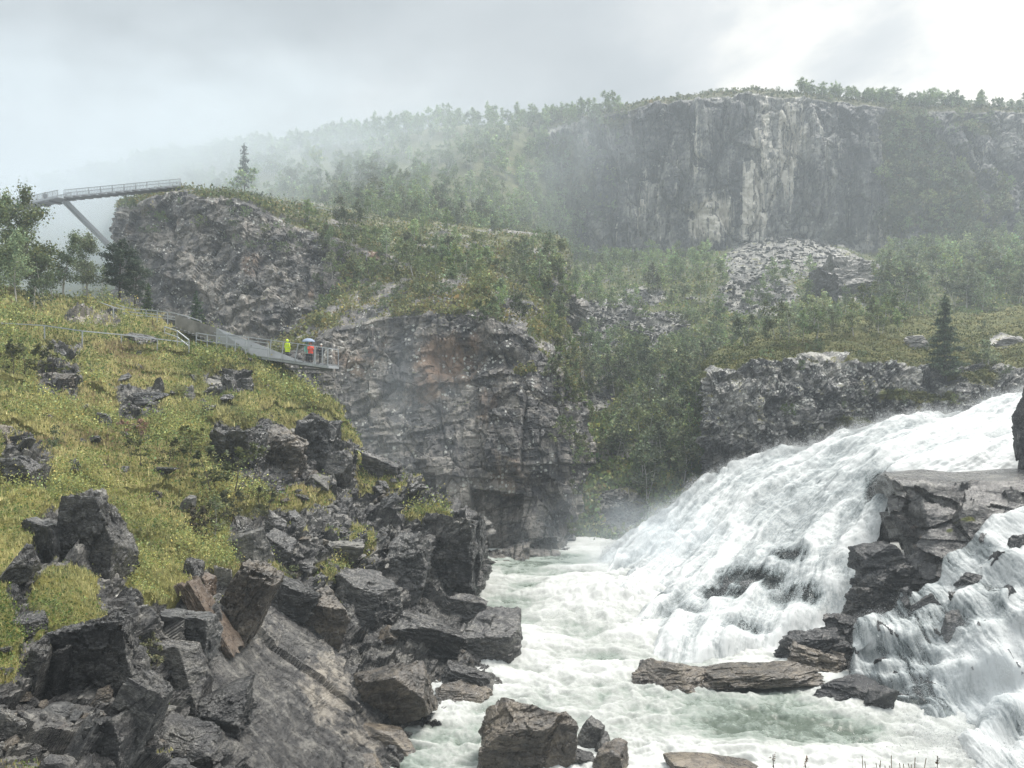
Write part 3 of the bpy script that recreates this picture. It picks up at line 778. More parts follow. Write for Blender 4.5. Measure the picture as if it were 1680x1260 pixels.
# rock bed under the two falls
FALL = [
    [(1800, 628, 85), (1680, 650, 82), (1550, 683, 81), (1450, 692, 80), (1300, 738, 82), (1200, 760, 82), (1150, 795, 80), (1080, 858, 78), (1005, 908, 75.3), (950, 935, 70)],
    [(1800, 640, 80), (1680, 662, 78), (1555, 695, 77), (1455, 706, 76), (1312, 755, 78), (1215, 785, 78), (1155, 825, 76), (1088, 880, 74), (1020, 925, 71.5), (955, 948, 67)],
    [(1800, 675, 73), (1680, 690, 72), (1560, 715, 71), (1460, 735, 70), (1335, 800, 71), (1245, 850, 70), (1175, 900, 68.3), (1110, 935, 66.5), (1040, 962, 63.5), (970, 985, 59.3)],
    [(1800, 742, 62), (1680, 748, 60.5), (1580, 757, 60.5), (1468, 770, 60.5), (1395, 840, 61), (1330, 890, 60), (1260, 945, 57.5), (1190, 990, 55), (1110, 1030, 52.3), (1000, 1055, 49.6)],
    [(1800, 800, 58), (1680, 800, 58), (1580, 800, 58), (1464, 798, 58), (1440, 895, 55), (1405, 950, 51.5), (1375, 1005, 49.5), (1290, 1060, 48), (1190, 1085, 46.8), (1080, 1108, 44.2)]]
S['fall'] = s = Sheet(FALL, step=1.45, sm=5)
base = s.P.copy(); bn = s.N.copy()
steep = np.clip(1 - np.abs(s.N[..., 2]), 0, 1)
# flow coordinates: along the rows (downstream) and across
du = np.linalg.norm(np.diff(s.P, axis=1), axis=-1); al = np.concatenate([np.zeros((s.ny, 1)), np.cumsum(du, 1)], 1)
dv = np.linalg.norm(np.diff(s.P, axis=0), axis=-1); ac = np.concatenate([np.zeros((1, s.nx)), np.cumsum(dv, 0)], 0)
fa, fc_ = .80 * al + .60 * ac, .80 * ac - .60 * al
fl = np.stack([fa * .30, fc_ * .80, al * 0], -1)
fl = fl + .5 * np.stack([fbm(s.P * .3, 3, 101), fbm(s.P * .3 + 4, 3, 102), 0 * al], -1)
b1 = fbm(fl * .8, 5, 103, .58)
b2 = 1 - 2 * np.abs(fbm(fl * np.array([2.2, 2.2, 1]), 5, 104, .62))
b3 = fbm(s.P * 2.6, 4, 105, .65)
rock_under = blob(s, [(1235, 955, 60, 22, 1.), (1190, 975, 50, 16, .9), (1300, 915, 34, 14, .9), (1320, 985, 50, 24, .8), (1440, 800, 22, 40, .8), (1130, 1010, 40, 12, .6), (1220, 1040, 50, 10, .6), (1100, 985, 30, 8, .4), (1370, 930, 30, 18, .5)])
b4 = fbm(fl * np.array([.5, .45, 1]), 3, 108)
heap = .30 * b1 + 1.0 * b4 + .04 * b3 + .34 * fbm(s.P * np.array([.55, .55, .8]), 4, 109, .55) + .5 * np.clip(fbm(s.P * .9, 4, 125), 0, 1) * blob(s, [(1040, 960, 110, 50, 1.), (1150, 1060, 130, 40, .8), (1120, 880, 80, 50, .6)])
edge = sstep(1.2, .0, s.tr)[:, None]
hf = heap * (1 - .4 * rock_under) + .45 + .5 * edge * np.abs(fbm(s.P * .7, 4, 106)) - .35 * rock_under
lift = s.N * .55 + np.array([0, 0, .45])
s.P = base + lift * hf[..., None]
dip = sstep(.82, 1.0, np.linspace(0, 1, s.ny))[:, None] * sstep(11.0, 13.5, 13 * al / al.max(1, keepdims=True) + 0 * al) + sstep(.9, 1.0, al / al.max(1, keepdims=True))
s.P[..., 2] -= 1.6 * np.clip(dip, 0, 1) + .9 * sstep(.92, 1., np.linspace(0, 1, s.ny))[:, None] * sstep(.55, .7, al / al.max(1, keepdims=True))
s.norm(); s.project()
stm = .62 * fbm(np.stack([(fc_ + .8 * fbm(s.P * .35, 3, 129)) * 1.1, fa * .10, 0 * al], -1), 4, 130, .6)
foam = .80 + .45 * stm + .45 * b1 + .2 * b4 + .12 * (b2 - .4) - .75 * rock_under - .25 * blob(s, [(1300, 840, 80, 40, 1.), (1400, 830, 40, 60, 1.), (1250, 800, 60, 20, .7)])
foam = np.maximum(foam, .62 - .9 * rock_under)
foam = foam + .3 * (s.bu > 1470) * sstep(2.6, 3.4, s.tr)[:, None]
keep = rock_under < 9
FLOW = np.stack([fa, fc_, 0 * al, 0 * al + 1], -1)
tag(s.build('waterfall', M_FALL, {'foam': foam, 'flow': FLOW}, keep, True), 'wide white main waterfall pouring down from the right', 'waterfall', kind='structure')
S['fall_sheet'] = s
bed = Sheet(FALL, step=2.4, sm=5)
ru = blob(bed, [(1235, 955, 60, 22, 1.), (1190, 975, 50, 16, .9), (1300, 915, 34, 14, .9), (1320, 985, 50, 24, .8), (1440, 800, 22, 40, .8), (1130, 1010, 40, 12, .6), (1220, 1040, 50, 10, .6)])
h1, _ = facet(bed.P * .7, 107, .9)
bed.push(-.35 + .45 * h1 + .35 * ru - .4 * (1 - ru) - 1.4 * (bed.bu > 1465) * sstep(2.5, 3.2, bed.tr)[:, None]); bed.norm()
tag(bed.build('fall_bed', M_WET, {'mask': mask(bed, a=1.)}), 'wet dark rock bed showing through the main fall', 'rock bed', kind='structure')

SIDE = [
    [(1398, 1038, 44.5), (1445, 1012, 45.3), (1530, 950, 46.3), (1600, 884, 47), (1680, 832, 47.5), (1800, 770, 48)],
    [(1396, 1060, 43.2), (1450, 1045, 43.6), (1540, 1000, 43.8), (1615, 945, 44), (1685, 900, 44), (1800, 850, 44)],
    [(1394, 1100, 42.6), (1460, 1105, 42), (1550, 1070, 41.2), (1625, 1030, 40.8), (1690, 990, 40.5), (1800, 960, 40.5)],
    [(1394, 1145, 41.0), (1470, 1160, 40.2), (1555, 1160, 39.2), (1625, 1140, 38.7), (1690, 1120, 38.5), (1800, 1100, 38)],
    [(1394, 1185, 38.6), (1470, 1215, 36.8), (1550, 1260, 34.4), (1620, 1285, 33), (1690, 1290, 32.5), (1800, 1290, 32.5)]]
sb = Sheet(SIDE, step=2.0, sm=4)
h1, _ = facet(sb.P * np.array([.75, .75, 1.1]), 111, .9)
step_ = bricks(sb.P * np.array([.5, .5, .9]), 113)
hb = .75 * h1 + .5 * step_ + .2 * fbm(sb.P * 1.5, 4, 112)
sb.push(hb * 1.1 - .30 - 1.0 * sstep(3.0, 3.6, sb.tr)[:, None]); sb.norm(); sb.project()
tag(sb.build('side_fall_bed', M_WET, {'mask': mask(sb, a=1.)}, (sb.P[..., 2] > .3) & ((sb.tr[:, None] < 3.2) | (sb.bu > 1575))), 'black stepped rock under the lower right fall', 'rock bed', kind='structure')
s = Sheet(SIDE, step=1.25, sm=4)
dv = np.linalg.norm(np.diff(s.P, axis=0), axis=-1); ac = np.concatenate([np.zeros((1, s.nx)), np.cumsum(dv, 0)], 0)
h1, _ = facet(s.P * np.array([.75, .75, 1.1]), 111, .9)
step_ = bricks(s.P * np.array([.5, .5, .9]), 113)
hb = blur((.75 * h1 + .5 * step_)[..., None], 8)[..., 0]
wx = s.P[..., 0] + .5 * fbm(s.P * .55, 3, 126)
st = .6 * fbm(np.stack([wx * 2.4, ac * .22, 0 * ac], -1), 4, 127, .6) + .5 * fbm(np.stack([wx * 7.5, ac * .5, 0 * ac], -1), 4, 128, .6)
fl = np.stack([s.P[..., 0] * 1.7, ac * .42, s.P[..., 1] * .1], -1)
fl = fl + .35 * np.stack([fbm(s.P * .6, 3, 114), fbm(s.P * .6 + 4, 3, 115), 0 * ac], -1)
b1 = fbm(fl * .7, 4, 116, .6); b2 = 1 - 2 * np.abs(fbm(fl * 2.0, 5, 117, .65)); b3 = fbm(s.P * 4.5, 3, 118, .6)
thick = blob(s, [(1650, 1100, 110, 110, 1.), (1680, 960, 60, 60, .8), (1600, 1230, 160, 50, 1.), (1560, 960, 70, 50, .7), (1660, 870, 70, 40, .9), (1450, 1040, 50, 24, .5), (1430, 1100, 30, 40, .35)])
s.push(hb + .03 + .12 * b1 + .10 * st + .04 * b3 + .16 * thick); s.norm(); s.project()
keep = (s.tr[:, None] < 3.25) | (s.bu > 1575)
foam = .44 + .42 * b1 + .62 * st + .62 * thick
FLOW = np.stack([ac * 1.15 + fbm(s.P * .8, 3, 119), s.P[..., 0] * 2.4 + .5 * fbm(s.P * .7, 3, 120), 0 * ac, 0 * ac + 1], -1)
tag(s.build('side_waterfall', M_FALL, {'foam': foam, 'flow': FLOW}, keep, True), 'lacy lower fall breaking over black rock on the right', 'waterfall', kind='structure')
S['side_sheet'] = s

# spray: thrown drops over the falls
def drops(Pv, N, n, w, h, size, up, seed):
    r = np.random.default_rng(seed)
    Pv = Pv.reshape(-1, 3); N = N.reshape(-1, 3); w = w.ravel() + 1e-9
    k = r.choice(len(Pv), n, p=w / w.sum())
    e = np.abs(r.normal(0, 1, n)) * h.ravel()[k]
    c = Pv[k] + N[k] * (e * .55)[:, None] + np.array([0, 0, 1.]) * (e * up)[:, None] + r.normal(0, .08, (n, 3))
    a = r.normal(0, 1, (n, 3, 3)); a /= np.linalg.norm(a, axis=-1, keepdims=True)
    sz = size * np.exp(r.normal(0, .45, n)) * np.clip(1.2 - e / (h.ravel()[k] * 3 + 1e-6), .35, 1)
    return c[:, None] + a * sz[:, None, None]


fs, ss = S['fall_sheet'], S['side_sheet']
e_ = sstep(1.0, .0, fs.tr)[:, None] * np.ones((1, fs.nx))
cl_ = np.clip(.5 + fbm(fs.P * .9, 3, 121), .02, 1) ** 2
tr_ = [drops(fs.P, fs.N, 110000, e_ ** 2 * cl_, .12 + .5 * cl_ + 0 * e_, .024, .9, 1),
       drops(fs.P, fs.N, 90000, cl_ * (.3 + rock_under), .08 + .30 * cl_, .018, .5, 2)]
c2_ = np.clip(.5 + fbm(ss.P * 1.2, 3, 122), .02, 1) ** 2
tr_ += [drops(ss.P, ss.N, 150000, (c2_ + .12) * (ss.P[..., 2] > -.2), .08 + .38 * c2_, .0125, .6, 3)]
# along the foot of the falls, where the water bursts
U, V, Pr = S['river']
wt = np.exp(-(((U - 1010) / 110) ** 2 + ((V - 985) / 45) ** 2)) + .8 * np.exp(-(((U - 1600) / 130) ** 2 + ((V - 1200) / 60) ** 2)) + .25 * np.exp(-(((U - 1100) / 170) ** 2 + ((V - 1135) / 16) ** 2)) + .1 * np.exp(-(((U - 800) / 50) ** 2 + ((V - 1160) / 60) ** 2))
tr_ += [drops(Pr, np.zeros_like(Pr) + np.array([0, 0, 1.]), 40000, wt * np.clip(.4 + fbm(Pr * .8, 3, 123), .02, 1), .12 + .5 * np.clip(fbm(Pr * .5, 3, 124) + .2, 0, 1), .02, .8, 4)]
T = np.concatenate(tr_)
sp = link('spray', make_mesh('spray', T.reshape(-1, 3), np.arange(len(T) * 3).reshape(-1, 3), M_SPRAY))
tag(sp, 'white drops thrown up along the falling water', 'spray', kind='stuff')
# ------------------------------------------------------------------ loose rocks
def cube_dirs(n):
    a = np.linspace(-1, 1, n)
    a = np.tan(a * math.pi / 4)
    A, B = np.meshgrid(a, a)
    O = np.ones_like(A)
    V, Fc, o = [], [], 0
    for x in ((O, A, B), (-O, B, A), (B, O, A), (A, -O, B), (A, B, O), (B, A, -O)):
        v = np.stack(x, -1).reshape(-1, 3); V.append(v); Fc.append(grid_faces(n, n) + o); o += len(v)
    V = np.concatenate(V); Fc = np.concatenate(Fc)
    key = np.round(V, 5)
    uq, inv = np.unique(key, axis=0, return_inverse=True)
    Fc = inv.ravel()[Fc]
    return uq / np.linalg.norm(uq, axis=1, keepdims=True), Fc


_CD = {}


def rock_shape(seed, n=20, cuts=7, jit=.28, rough=.05, lay=.5, peak=0.0):
    """an angular block about 2 units across: a jittered box chopped by planes, then weathered"""
    r = np.random.default_rng(seed)
    if n not in _CD: _CD[n] = cube_dirs(n)
    D, Fc = _CD[n]
    pl, hs = [], []
    for ax in np.concatenate([np.eye(3), -np.eye(3)]):
        x = ax + r.normal(0, jit, 3); pl.append(x / np.linalg.norm(x)); hs.append(r.uniform(.86, 1.02))
    for _ in range(cuts):
        x = r.normal(0, 1, 3); x[2] = abs(x[2]) * .8 if r.random() < .7 else x[2]
        pl.append(x / np.linalg.norm(x)); hs.append(r.uniform(.80, 1.18))
    if peak:
        for sx in (-1, 1):
            x = np.array([sx * .8, r.normal(0, .3), .75]); pl.append(x / np.linalg.norm(x)); hs.append(.78)
    dn = D @ np.array(pl).T
    rr = np.where(dn > .05, np.array(hs) / np.maximum(dn, .05), 9)
    rad = rr.min(1)
    P_ = D * rad[:, None]
    ex = (P_.max(0) - P_.min(0)) / 2
    P_ = (P_ - (P_.max(0) + P_.min(0)) / 2) / ex
    off = r.uniform(0, 50, 3)
    h1, _ = facet(rot(P_, 0, 20, 0) * np.array([1.7, 1.7, 2.6]) + off, seed % 97, .9)
    h2 = bricks(rot(P_, 5, 14, 0) * np.array([1.6, 1.6, 4.5]) + off, seed % 89) + .5 * bricks(rot(P_, 5, 14, 0) * np.array([4., 4., 9.]) + off, seed % 83)
    h3, c3 = facet(rot(P_, 0, 20, 0) * np.array([3.6, 3.6, 6]) + off, seed % 79, .9)
    P_ = P_ + D * (rough * (1.5 * h1 + lay * 1.4 * h2 + .55 * h3 - .5 * np.exp(-c3 * 10) + .8 * fbm(P_ * 3 + off, 4, seed % 71)))[:, None]
    return P_, Fc


M_BOULDER = rock_mat('boulder_rock', [(.020, .0195, .020), (.054, .052, .052), (.112, .108, .102), (.23, .22, .20)], s=1.3, lichen=.3, ls=9, bump=.7, bdist=.08, world=False,
                     rough=(.24, .5), stretch=(1, 1, 2.4), tintobj=.3)
M_PALE = rock_mat('pale_lichen_rock', [(0.058, 0.058, 0.057), (0.143, 0.140, 0.130), (0.273, 0.260, 0.234), (0.429, 0.403, 0.351)], s=1.6, lichen=.7, ls=8, bump=.7, bdist=.07, world=False, rough=(.5, .8),
                  stretch=(1, 1, 2), moss=.0)
M_BROWN = rock_mat('brown_rock', [(0.039, 0.034, 0.029), (0.098, 0.083, 0.068), (0.182, 0.153, 0.120), (0.312, 0.260, 0.195)], s=1.2, lichen=.3, ls=8, bump=.7, bdist=.07, world=False, rough=(.35, .6),
                   stretch=(1, 1, 2.2))
M_RUST = rock_mat('rusty_rock', [(.045, .034, .027), (.12, .085, .06), (.20, .145, .105), (.32, .27, .22)], s=1.8, lichen=.3, ls=8, bump=.7, bdist=.06, world=False, rough=(.4, .7))
M_MOSSY = rock_mat('mossy_rock', [(0.029, 0.030, 0.033), (0.078, 0.078, 0.078), (0.156, 0.156, 0.150), (0.286, 0.273, 0.260)], s=1.3, lichen=.6, ls=8, bump=.7, bdist=.08, world=False, rough=(.4, .7), moss=.30,
                   mosscols=[(.055, .058, .012), (.13, .125, .026), (.22, .185, .045)])
MATS = {'d': M_BOULDER, 'p': M_PALE, 'b': M_BROWN, 'r': M_RUST, 'm': M_MOSSY, 'w': M_WET}


def boulder(P0, dims, seed, mat, label, rotz=0, tilt=(0, 0), n=24, group=None, name='boulder', **kw):
    P_, Fc = rock_shape(seed, n, **kw)
    P_ = P_ * (np.array(dims) / 2)
    o = link(name, make_mesh(name, P_, Fc, MATS[mat]), loc=P0)
    o.rotation_euler = (math.radians(tilt[0]), math.radians(tilt[1]), math.radians(rotz))
    return tag(o, label, 'rock', group)


bank = S['bank']
def bank_rock(u, v, w, h, mat, label, deep=None, tilt=(0, 9), rotz=0, sink=.18, d=None, sheet=None, **kw):
    """a rock whose picture is about w x h px around (u, v)"""
    if d is None:
        P0, N0 = (sheet or bank).at(u, v + h * .28)
        d = P0[1]
    W, H = w * d / F, h * d / F
    dp = deep or (W * .5 + H * .4)
    c = pt(u, v + sink * h * .3, d + dp * .12)
    seed = kw.pop('seed_', int(u * 7 + v * 13) % 9973)
    n = int(np.clip(max(w, h) / 2.6, 14, 64))
    return boulder(c, (W * 1.06, dp, H * (1.06 + sink)), seed, mat, label, rotz, tilt, n, **kw)


B = bank_rock
B(158, 893, 96, 150, 'd', 'tall upright dark block with a pale peaked top on the mossy slope', peak=1, jit=.10, cuts=3, tilt=(0, 3))
B(88, 905, 56, 112, 'm', 'upright lichen speckled slab leaning beside the tall peaked block', jit=.10, cuts=3, tilt=(0, -6))
B(26, 940, 56, 84, 'd', 'pointed dark rock at the left edge below the yellow moss', peak=1, tilt=(0, 10))
B(46, 1030, 66, 46, 'd', 'flat dark rock with yellow moss behind it near the left edge', cuts=4)
B(168, 1078, 118, 128, 'd', 'big dark fractured crag block with a flat grey top', jit=.12, cuts=5, tilt=(0, -4), rough=.07)
B(60, 1110, 30, 110, 'd', 'narrow upright dark slab left of the big crag block', jit=.08, cuts=3, tilt=(0, 12))
B(100, 1105, 26, 100, 'd', 'second thin upright slab beside the big crag block', jit=.08, cuts=3, tilt=(0, 10))
B(292, 1098, 98, 88, 'd', 'squarish dark block wedged under the white stained rock', jit=.10, cuts=3, tilt=(0, 8), rough=.035)
B(305, 1040, 92, 72, 'm', 'dark block with a splash of white lichen on its face', jit=.14, cuts=4)
B(392, 1005, 78, 150, 'b', 'large leaning brown slab at the top of the smooth rock face', jit=.10, cuts=3, tilt=(0, 24), rough=.06)
B(345, 1005, 30, 120, 'r', 'thin rusty slab leaning against the large brown slab', jit=.08, cuts=2, tilt=(0, -34))
B(333, 956, 38, 32, 'r', 'reddish brown block perched above the leaning slabs', cuts=3)
B(367, 948, 34, 34, 'p', 'pale grey block perched beside the reddish block', cuts=3)
B(312, 950, 32, 62, 'd', 'grey slab tucked under the hanging moss cushion', jit=.1, cuts=3)
B(411, 906, 70, 66, 'p', 'pale angular boulder sitting alone on the grass edge', jit=.16, cuts=4, tilt=(0, -14), rough=.035)
B(648, 1142, 122, 92, 'b', 'brown wedge shaped boulder resting at the edge of the water', jit=.2, cuts=5, tilt=(0, -8), rough=.04)
B(757, 1155, 112, 52, 'b', 'low flat brown boulder beside the wedge shaped one at the water', jit=.14, cuts=4)
B(604, 988, 112, 74, 'd', 'flat topped grey block in the middle of the rocky shore', jit=.12, cuts=3, tilt=(0, 9), rough=.04)
B(540, 1010, 74, 80, 'b', 'brown grey block left of the flat topped block', jit=.16, cuts=4)
B(478, 988, 84, 58, 'd', 'dark tilted slab below the pale angular boulder', jit=.14, cuts=4, tilt=(0, 16))
B(806, 1048, 118, 96, 'd', 'dark wedge of bedrock jutting into the rapids', jit=.14, cuts=3, tilt=(0, 14), rough=.04)
B(700, 1045, 120, 50, 'd', 'long low dark slab sloping toward the rapids', jit=.12, cuts=3, tilt=(0, 16))
B(770, 1120, 90, 44, 'd', 'dark slab at the waterline behind the flat brown boulder', jit=.12, cuts=3, tilt=(0, 20))
B(730, 905, 104, 112, 'd', 'dark blocky face of the point above the pool', jit=.10, cuts=4, tilt=(0, 4), rough=.07)
B(772, 900, 40, 104, 'd', 'narrow corner block at the tip of the point above the pool', jit=.08, cuts=3, rough=.07)
B(668, 925, 70, 92, 'd', 'dark broken block left of the point face', jit=.12, cuts=4, rough=.07)
B(760, 1000, 70, 44, 'd', 'dark block at the foot of the point by the water', jit=.12, cuts=4)
B(388, 748, 84, 84, 'd', 'left block of the dark crag in the grass slope', jit=.14, cuts=4, rough=.08)
B(452, 748, 96, 88, 'b', 'central brown streaked block of the dark crag', jit=.12, cuts=4, rough=.08)
B(518, 732, 62, 84, 'd', 'right block of the dark crag near the slope edge', jit=.12, cuts=4, rough=.08, tilt=(0, 12))
B(556, 765, 40, 50, 'd', 'rounded dark rock just below the slope edge', cuts=5)
B(98, 592, 44, 40, 'd', 'dark split rock high on the grass slope', cuts=3)
B(86, 628, 78, 30, 'b', 'long flat brown rock on the upper grass slope', cuts=4, tilt=(0, -6))
B(96, 657, 40, 26, 'p', 'small pale rock below the long flat brown rock', cuts=4)
B(226, 561, 48, 24, 'd', 'rounded dark rock beside the fence on the slope', cuts=5)
B(244, 652, 62, 20, 'd', 'dark flat slab overhanging a pale rock on the slope', cuts=3, tilt=(0, 8))
B(242, 684, 30, 30, 'p', 'pale pointed rock under the flat dark slab', peak=1, cuts=3)
B(312, 646, 20, 26, 'p', 'small pale upright stone in the middle of the slope', cuts=3)
B(356, 634, 36, 20, 'p', 'pale flat rock left of the grey cluster on the slope', cuts=3)
B(378, 630, 30, 26, 'd', 'middle grey rock of the cluster on the slope', cuts=4)
B(402, 634, 34, 26, 'd', 'right hand grey rock of the cluster on the slope', cuts=4)
B(372, 610, 66, 14, 'd', 'low dark ledge above the grey cluster on the slope', cuts=3)
B(30, 778, 62, 54, 'd', 'dark split boulder half buried in moss at the left edge', cuts=4)
B(6, 712, 40, 24, 'b', 'brown flat stone at the left edge of the slope', cuts=4)
B(308, 828, 20, 28, 'p', 'small grey slab standing in the tall grass', jit=.1, cuts=3)
B(268, 774, 40, 16, 'd', 'flat grey stone lying in the shrubs', cuts=3)
B(522, 790, 38, 20, 'p', 'smooth pale oval stone below the dark crag', cuts=6, rough=.02)
B(170, 690, 34, 22, 'd', 'small dark rock among pinkish dry leaves', cuts=4)
B(598, 745, 34, 14, 'd', 'thin dark slab jutting from the slope edge', cuts=3)
B(625, 770, 70, 40, 'd', 'dark flat boulder on the slope edge against the gorge wall', cuts=4, tilt=(0, 16))
B(312, 1228, 124, 84, 'd', 'big dark boulder with a pale crest in the bottom foreground', jit=.2, cuts=5, tilt=(0, 10), rough=.04)
B(178, 1216, 96, 84, 'd', 'dark foreground boulder with a rusty left corner', jit=.18, cuts=4, tilt=(0, -8), rough=.04)
B(352, 1168, 122, 60, 'd', 'long dark slab lying behind the big foreground boulder', jit=.14, cuts=4, tilt=(0, -14))
B(262, 1168, 44, 18, 'p', 'small pale flat stone in the dark foreground rocks', cuts=3)
B(100, 1214, 62, 34, 'd', 'low flat dark stone left of the rusty cornered boulder', cuts=4)
B(42, 1240, 46, 34, 'd', 'rounded grey stone in the bottom left corner', cuts=9, rough=.02)
B(12, 1200, 46, 70, 'd', 'dark boulder cut by the left edge at the bottom', cuts=4)
B(95, 1256, 60, 28, 'd', 'rounded dark stone at the bottom edge on the left', cuts=8, rough=.02)
B(228, 1128, 26, 34, 'd', 'small dark stone below the squarish block', cuts=4)
B(225, 1170, 70, 120, 'd', 'steep layered dark slab behind the foreground boulders', jit=.10, cuts=3, tilt=(0, 30), rough=.05)
B(445, 862, 60, 44, 'd', 'dark block at the top of the loose rock spill', cuts=4)
B(455, 905, 46, 56, 'd', 'smooth grey slab right of the pale angular boulder', jit=.12, cuts=3, tilt=(0, 14))
B(560, 905, 80, 34, 'p', 'pale layered ledge in the loose rock spill', cuts=3, rough=.07)
# in and beside the river
Rv = lambda u, v, w, h, mat, label, **kw: bank_rock(u, v, w, h, mat, label, d=dw(v + h * .42), **kw)
Rv(868, 1208, 148, 104, 'b', 'big brown boulder standing in the rapids at the bottom', jit=.34, cuts=10, tilt=(0, 6), rough=.06, seed_=5)
Rv(905, 1222, 70, 84, 'b', 'smaller brown block against the big boulder in the rapids', jit=.14, cuts=4)
Rv(822, 1190, 28, 28, 'b', 'small brown rock just left of the big boulder in the rapids', cuts=4)
Rv(966, 1206, 44, 48, 'd', 'dark rounded rock right of the big boulder in the rapids', cuts=6)
Rv(990, 1222, 26, 34, 'd', 'small dark rock touching the dark rounded one in the rapids', cuts=5)
Rv(948, 1246, 56, 34, 'd', 'wave washed dark rock at the bottom of the rapids', cuts=5)
Rv(1004, 1252, 66, 56, 'b', 'brown rock cut by the bottom edge in the rapids', cuts=5)
Rv(1168, 1262, 150, 36, 'b', 'broad smooth rock barely showing at the bottom edge', cuts=8, rough=.02)
Rv(590, 1262, 90, 30, 'b', 'low brown rock at the bottom edge of the left shore', cuts=6)
Rv(640, 1210, 110, 30, 'b', 'smooth wet brown slab under the wedge shaped boulder', cuts=6, rough=.02)
Rv(1120, 1112, 150, 42, 'b', 'low brown rock nose at the foot of the main fall', jit=.36, cuts=9, rough=.07, deep=3.4, tilt=(0, -5))
Rv(1245, 1108, 200, 34, 'b', 'long low brown shelf between the two falls', jit=.34, cuts=9, rough=.07, deep=3.6, tilt=(0, -3))
Rv(1057, 1092, 20, 16, 'w', 'small dark rock in the foam before the low brown rock nose', cuts=4)
Rv(1395, 1130, 120, 34, 'w', 'wet dark rock below the lace of the lower fall', cuts=5)
Rv(1442, 1148, 40, 44, 'w', 'dark lump of rock in the water under the lower fall', cuts=5)
B(1335, 1064, 116, 50, 'w', 'stack of wet black slabs beside the main fall', d=46.0, jit=.28, cuts=8, rough=.10, tilt=(0, -12))
B(1352, 1092, 120, 44, 'b', 'brown and black rock joining the low shelf to the dark slabs', d=44.6, jit=.3, cuts=8, rough=.09)
B(1388, 1030, 76, 44, 'w', 'wet black slab above the stack beside the main fall', d=47.2, jit=.28, cuts=8, rough=.10, tilt=(0, -10))
B(1422, 990, 70, 54, 'w', 'wet black ledge under the dark wedge rock', d=48.4, jit=.28, cuts=8, rough=.10)
B(1452, 958, 100, 74, 'w', 'dark block carrying the wedge rock between the falls', d=49.2, jit=.2, cuts=6, rough=.09)
B(1440, 912, 76, 46, 'w', 'dark wedge rock with a peaked top between the falls', d=49.6, jit=.12, cuts=3, peak=1)
B(1520, 1000, 40, 50, 'w', 'black rock splitting the lower fall', d=44.6, cuts=4)
B(1600, 965, 60, 44, 'w', 'black rock high in the lower fall', d=44.2, cuts=4)
B(1570, 1030, 36, 50, 'w', 'narrow black rock in the middle of the lower fall', d=42.2, cuts=4)
B(1672, 905, 40, 60, 'w', 'black rock at the right edge of the lower fall', d=44.2, cuts=4)
B(1698, 702, 54, 116, 'w', 'dark rock pillar at the right edge above the river', d=56, jit=.10, cuts=4, rough=.08)
B(1400, 462, 92, 66, 'p', 'large grey split boulder in the scree below the high cliff', sheet=S['hillside'], jit=.14, cuts=4, rough=.05)
B(1352, 478, 44, 60, 'd', 'dark upright half of the split boulder in the scree', sheet=S['hillside'], jit=.1, cuts=3)
B(1238, 505, 28, 14, 'p', 'pale flat boulder in the birch scrub on the hillside', sheet=S['hillside'])
B(1140, 575, 26, 14, 'p', 'small pale boulder low on the hillside', sheet=S['hillside'])
B(1500, 562, 36, 24, 'p', 'pale rounded boulder on the mossy shelf near the spruce', sheet=S['ledge'])
B(1652, 562, 56, 18, 'p', 'long whitish rock on the mossy shelf at the right edge', sheet=S['ledge'])

# big block between the two falls
s = Sheet([
    [(1500, 985, 58), (1500, 985, 48.6), (1540, 985, 46.8), (1600, 955, 46.8), (1690, 915, 46.8), (1830, 880, 46.8)],
    [(1470, 880, 58), (1472, 882, 50.5), (1530, 888, 48.5), (1590, 880, 48.5), (1690, 860, 48.5), (1830, 840, 48.5)],
    [(1458, 820, 59), (1460, 824, 51.4), (1518, 838, 49.3), (1585, 842, 49.3), (1690, 835, 49.3), (1830, 830, 49.3)],
    [(1451, 777, 59), (1453, 782, 52), (1512, 790, 50.8), (1580, 794, 50.8), (1690, 792, 50.8), (1830, 792, 50.8)],
    [(1452, 770, 61), (1453, 774, 58), (1512, 767, 57.4), (1560, 773, 57.4), (1690, 764, 57.4), (1830, 769, 57.4)],
    [(1456, 800, 62), (1458, 800, 61), (1512, 800, 60), (1580, 800, 60), (1690, 800, 60), (1830, 800, 60)]], step=1.6, sm=2)
top = sstep(2.8, 3.3, s.tr)[:, None]
h1, _ = facet(rot(s.P, 0, -18, 20) * np.array([1 / 1.9, 1 / 1.9, 1 / 1.9]), 131, .9)
h = .85 * h1 + .42 * bricks(rot(s.P, 8, -10, 12) * np.array([.55, .55, .8]), 132) + .12 * fbm(s.P * 2, 4, 133)
s.push(h * (1 - top) + .10 * blur(h[..., None], 9)[..., 0] * top); s.norm(); s.project()
mk = mask(s, b=.04 * top * np.ones((1, s.nx)), g=blob(s, [(1500, 880, 30, 50, .35), (1560, 860, 40, 30, .3)]), a=.55, r=blob(s, [(1580, 858, 20, 7, .7), (1555, 872, 10, 6, .6), (1600, 905, 50, 10, .45)]) + .3 * top * sstep(.1, .5, fbm(s.P * .9, 3, 134)))
tag(s.build('rock_outcrop', M_BOULDER, {'mask': mk}), 'massive flat topped grey rock standing between the two falls', 'rock outcrop', kind='structure')
S['block'] = s

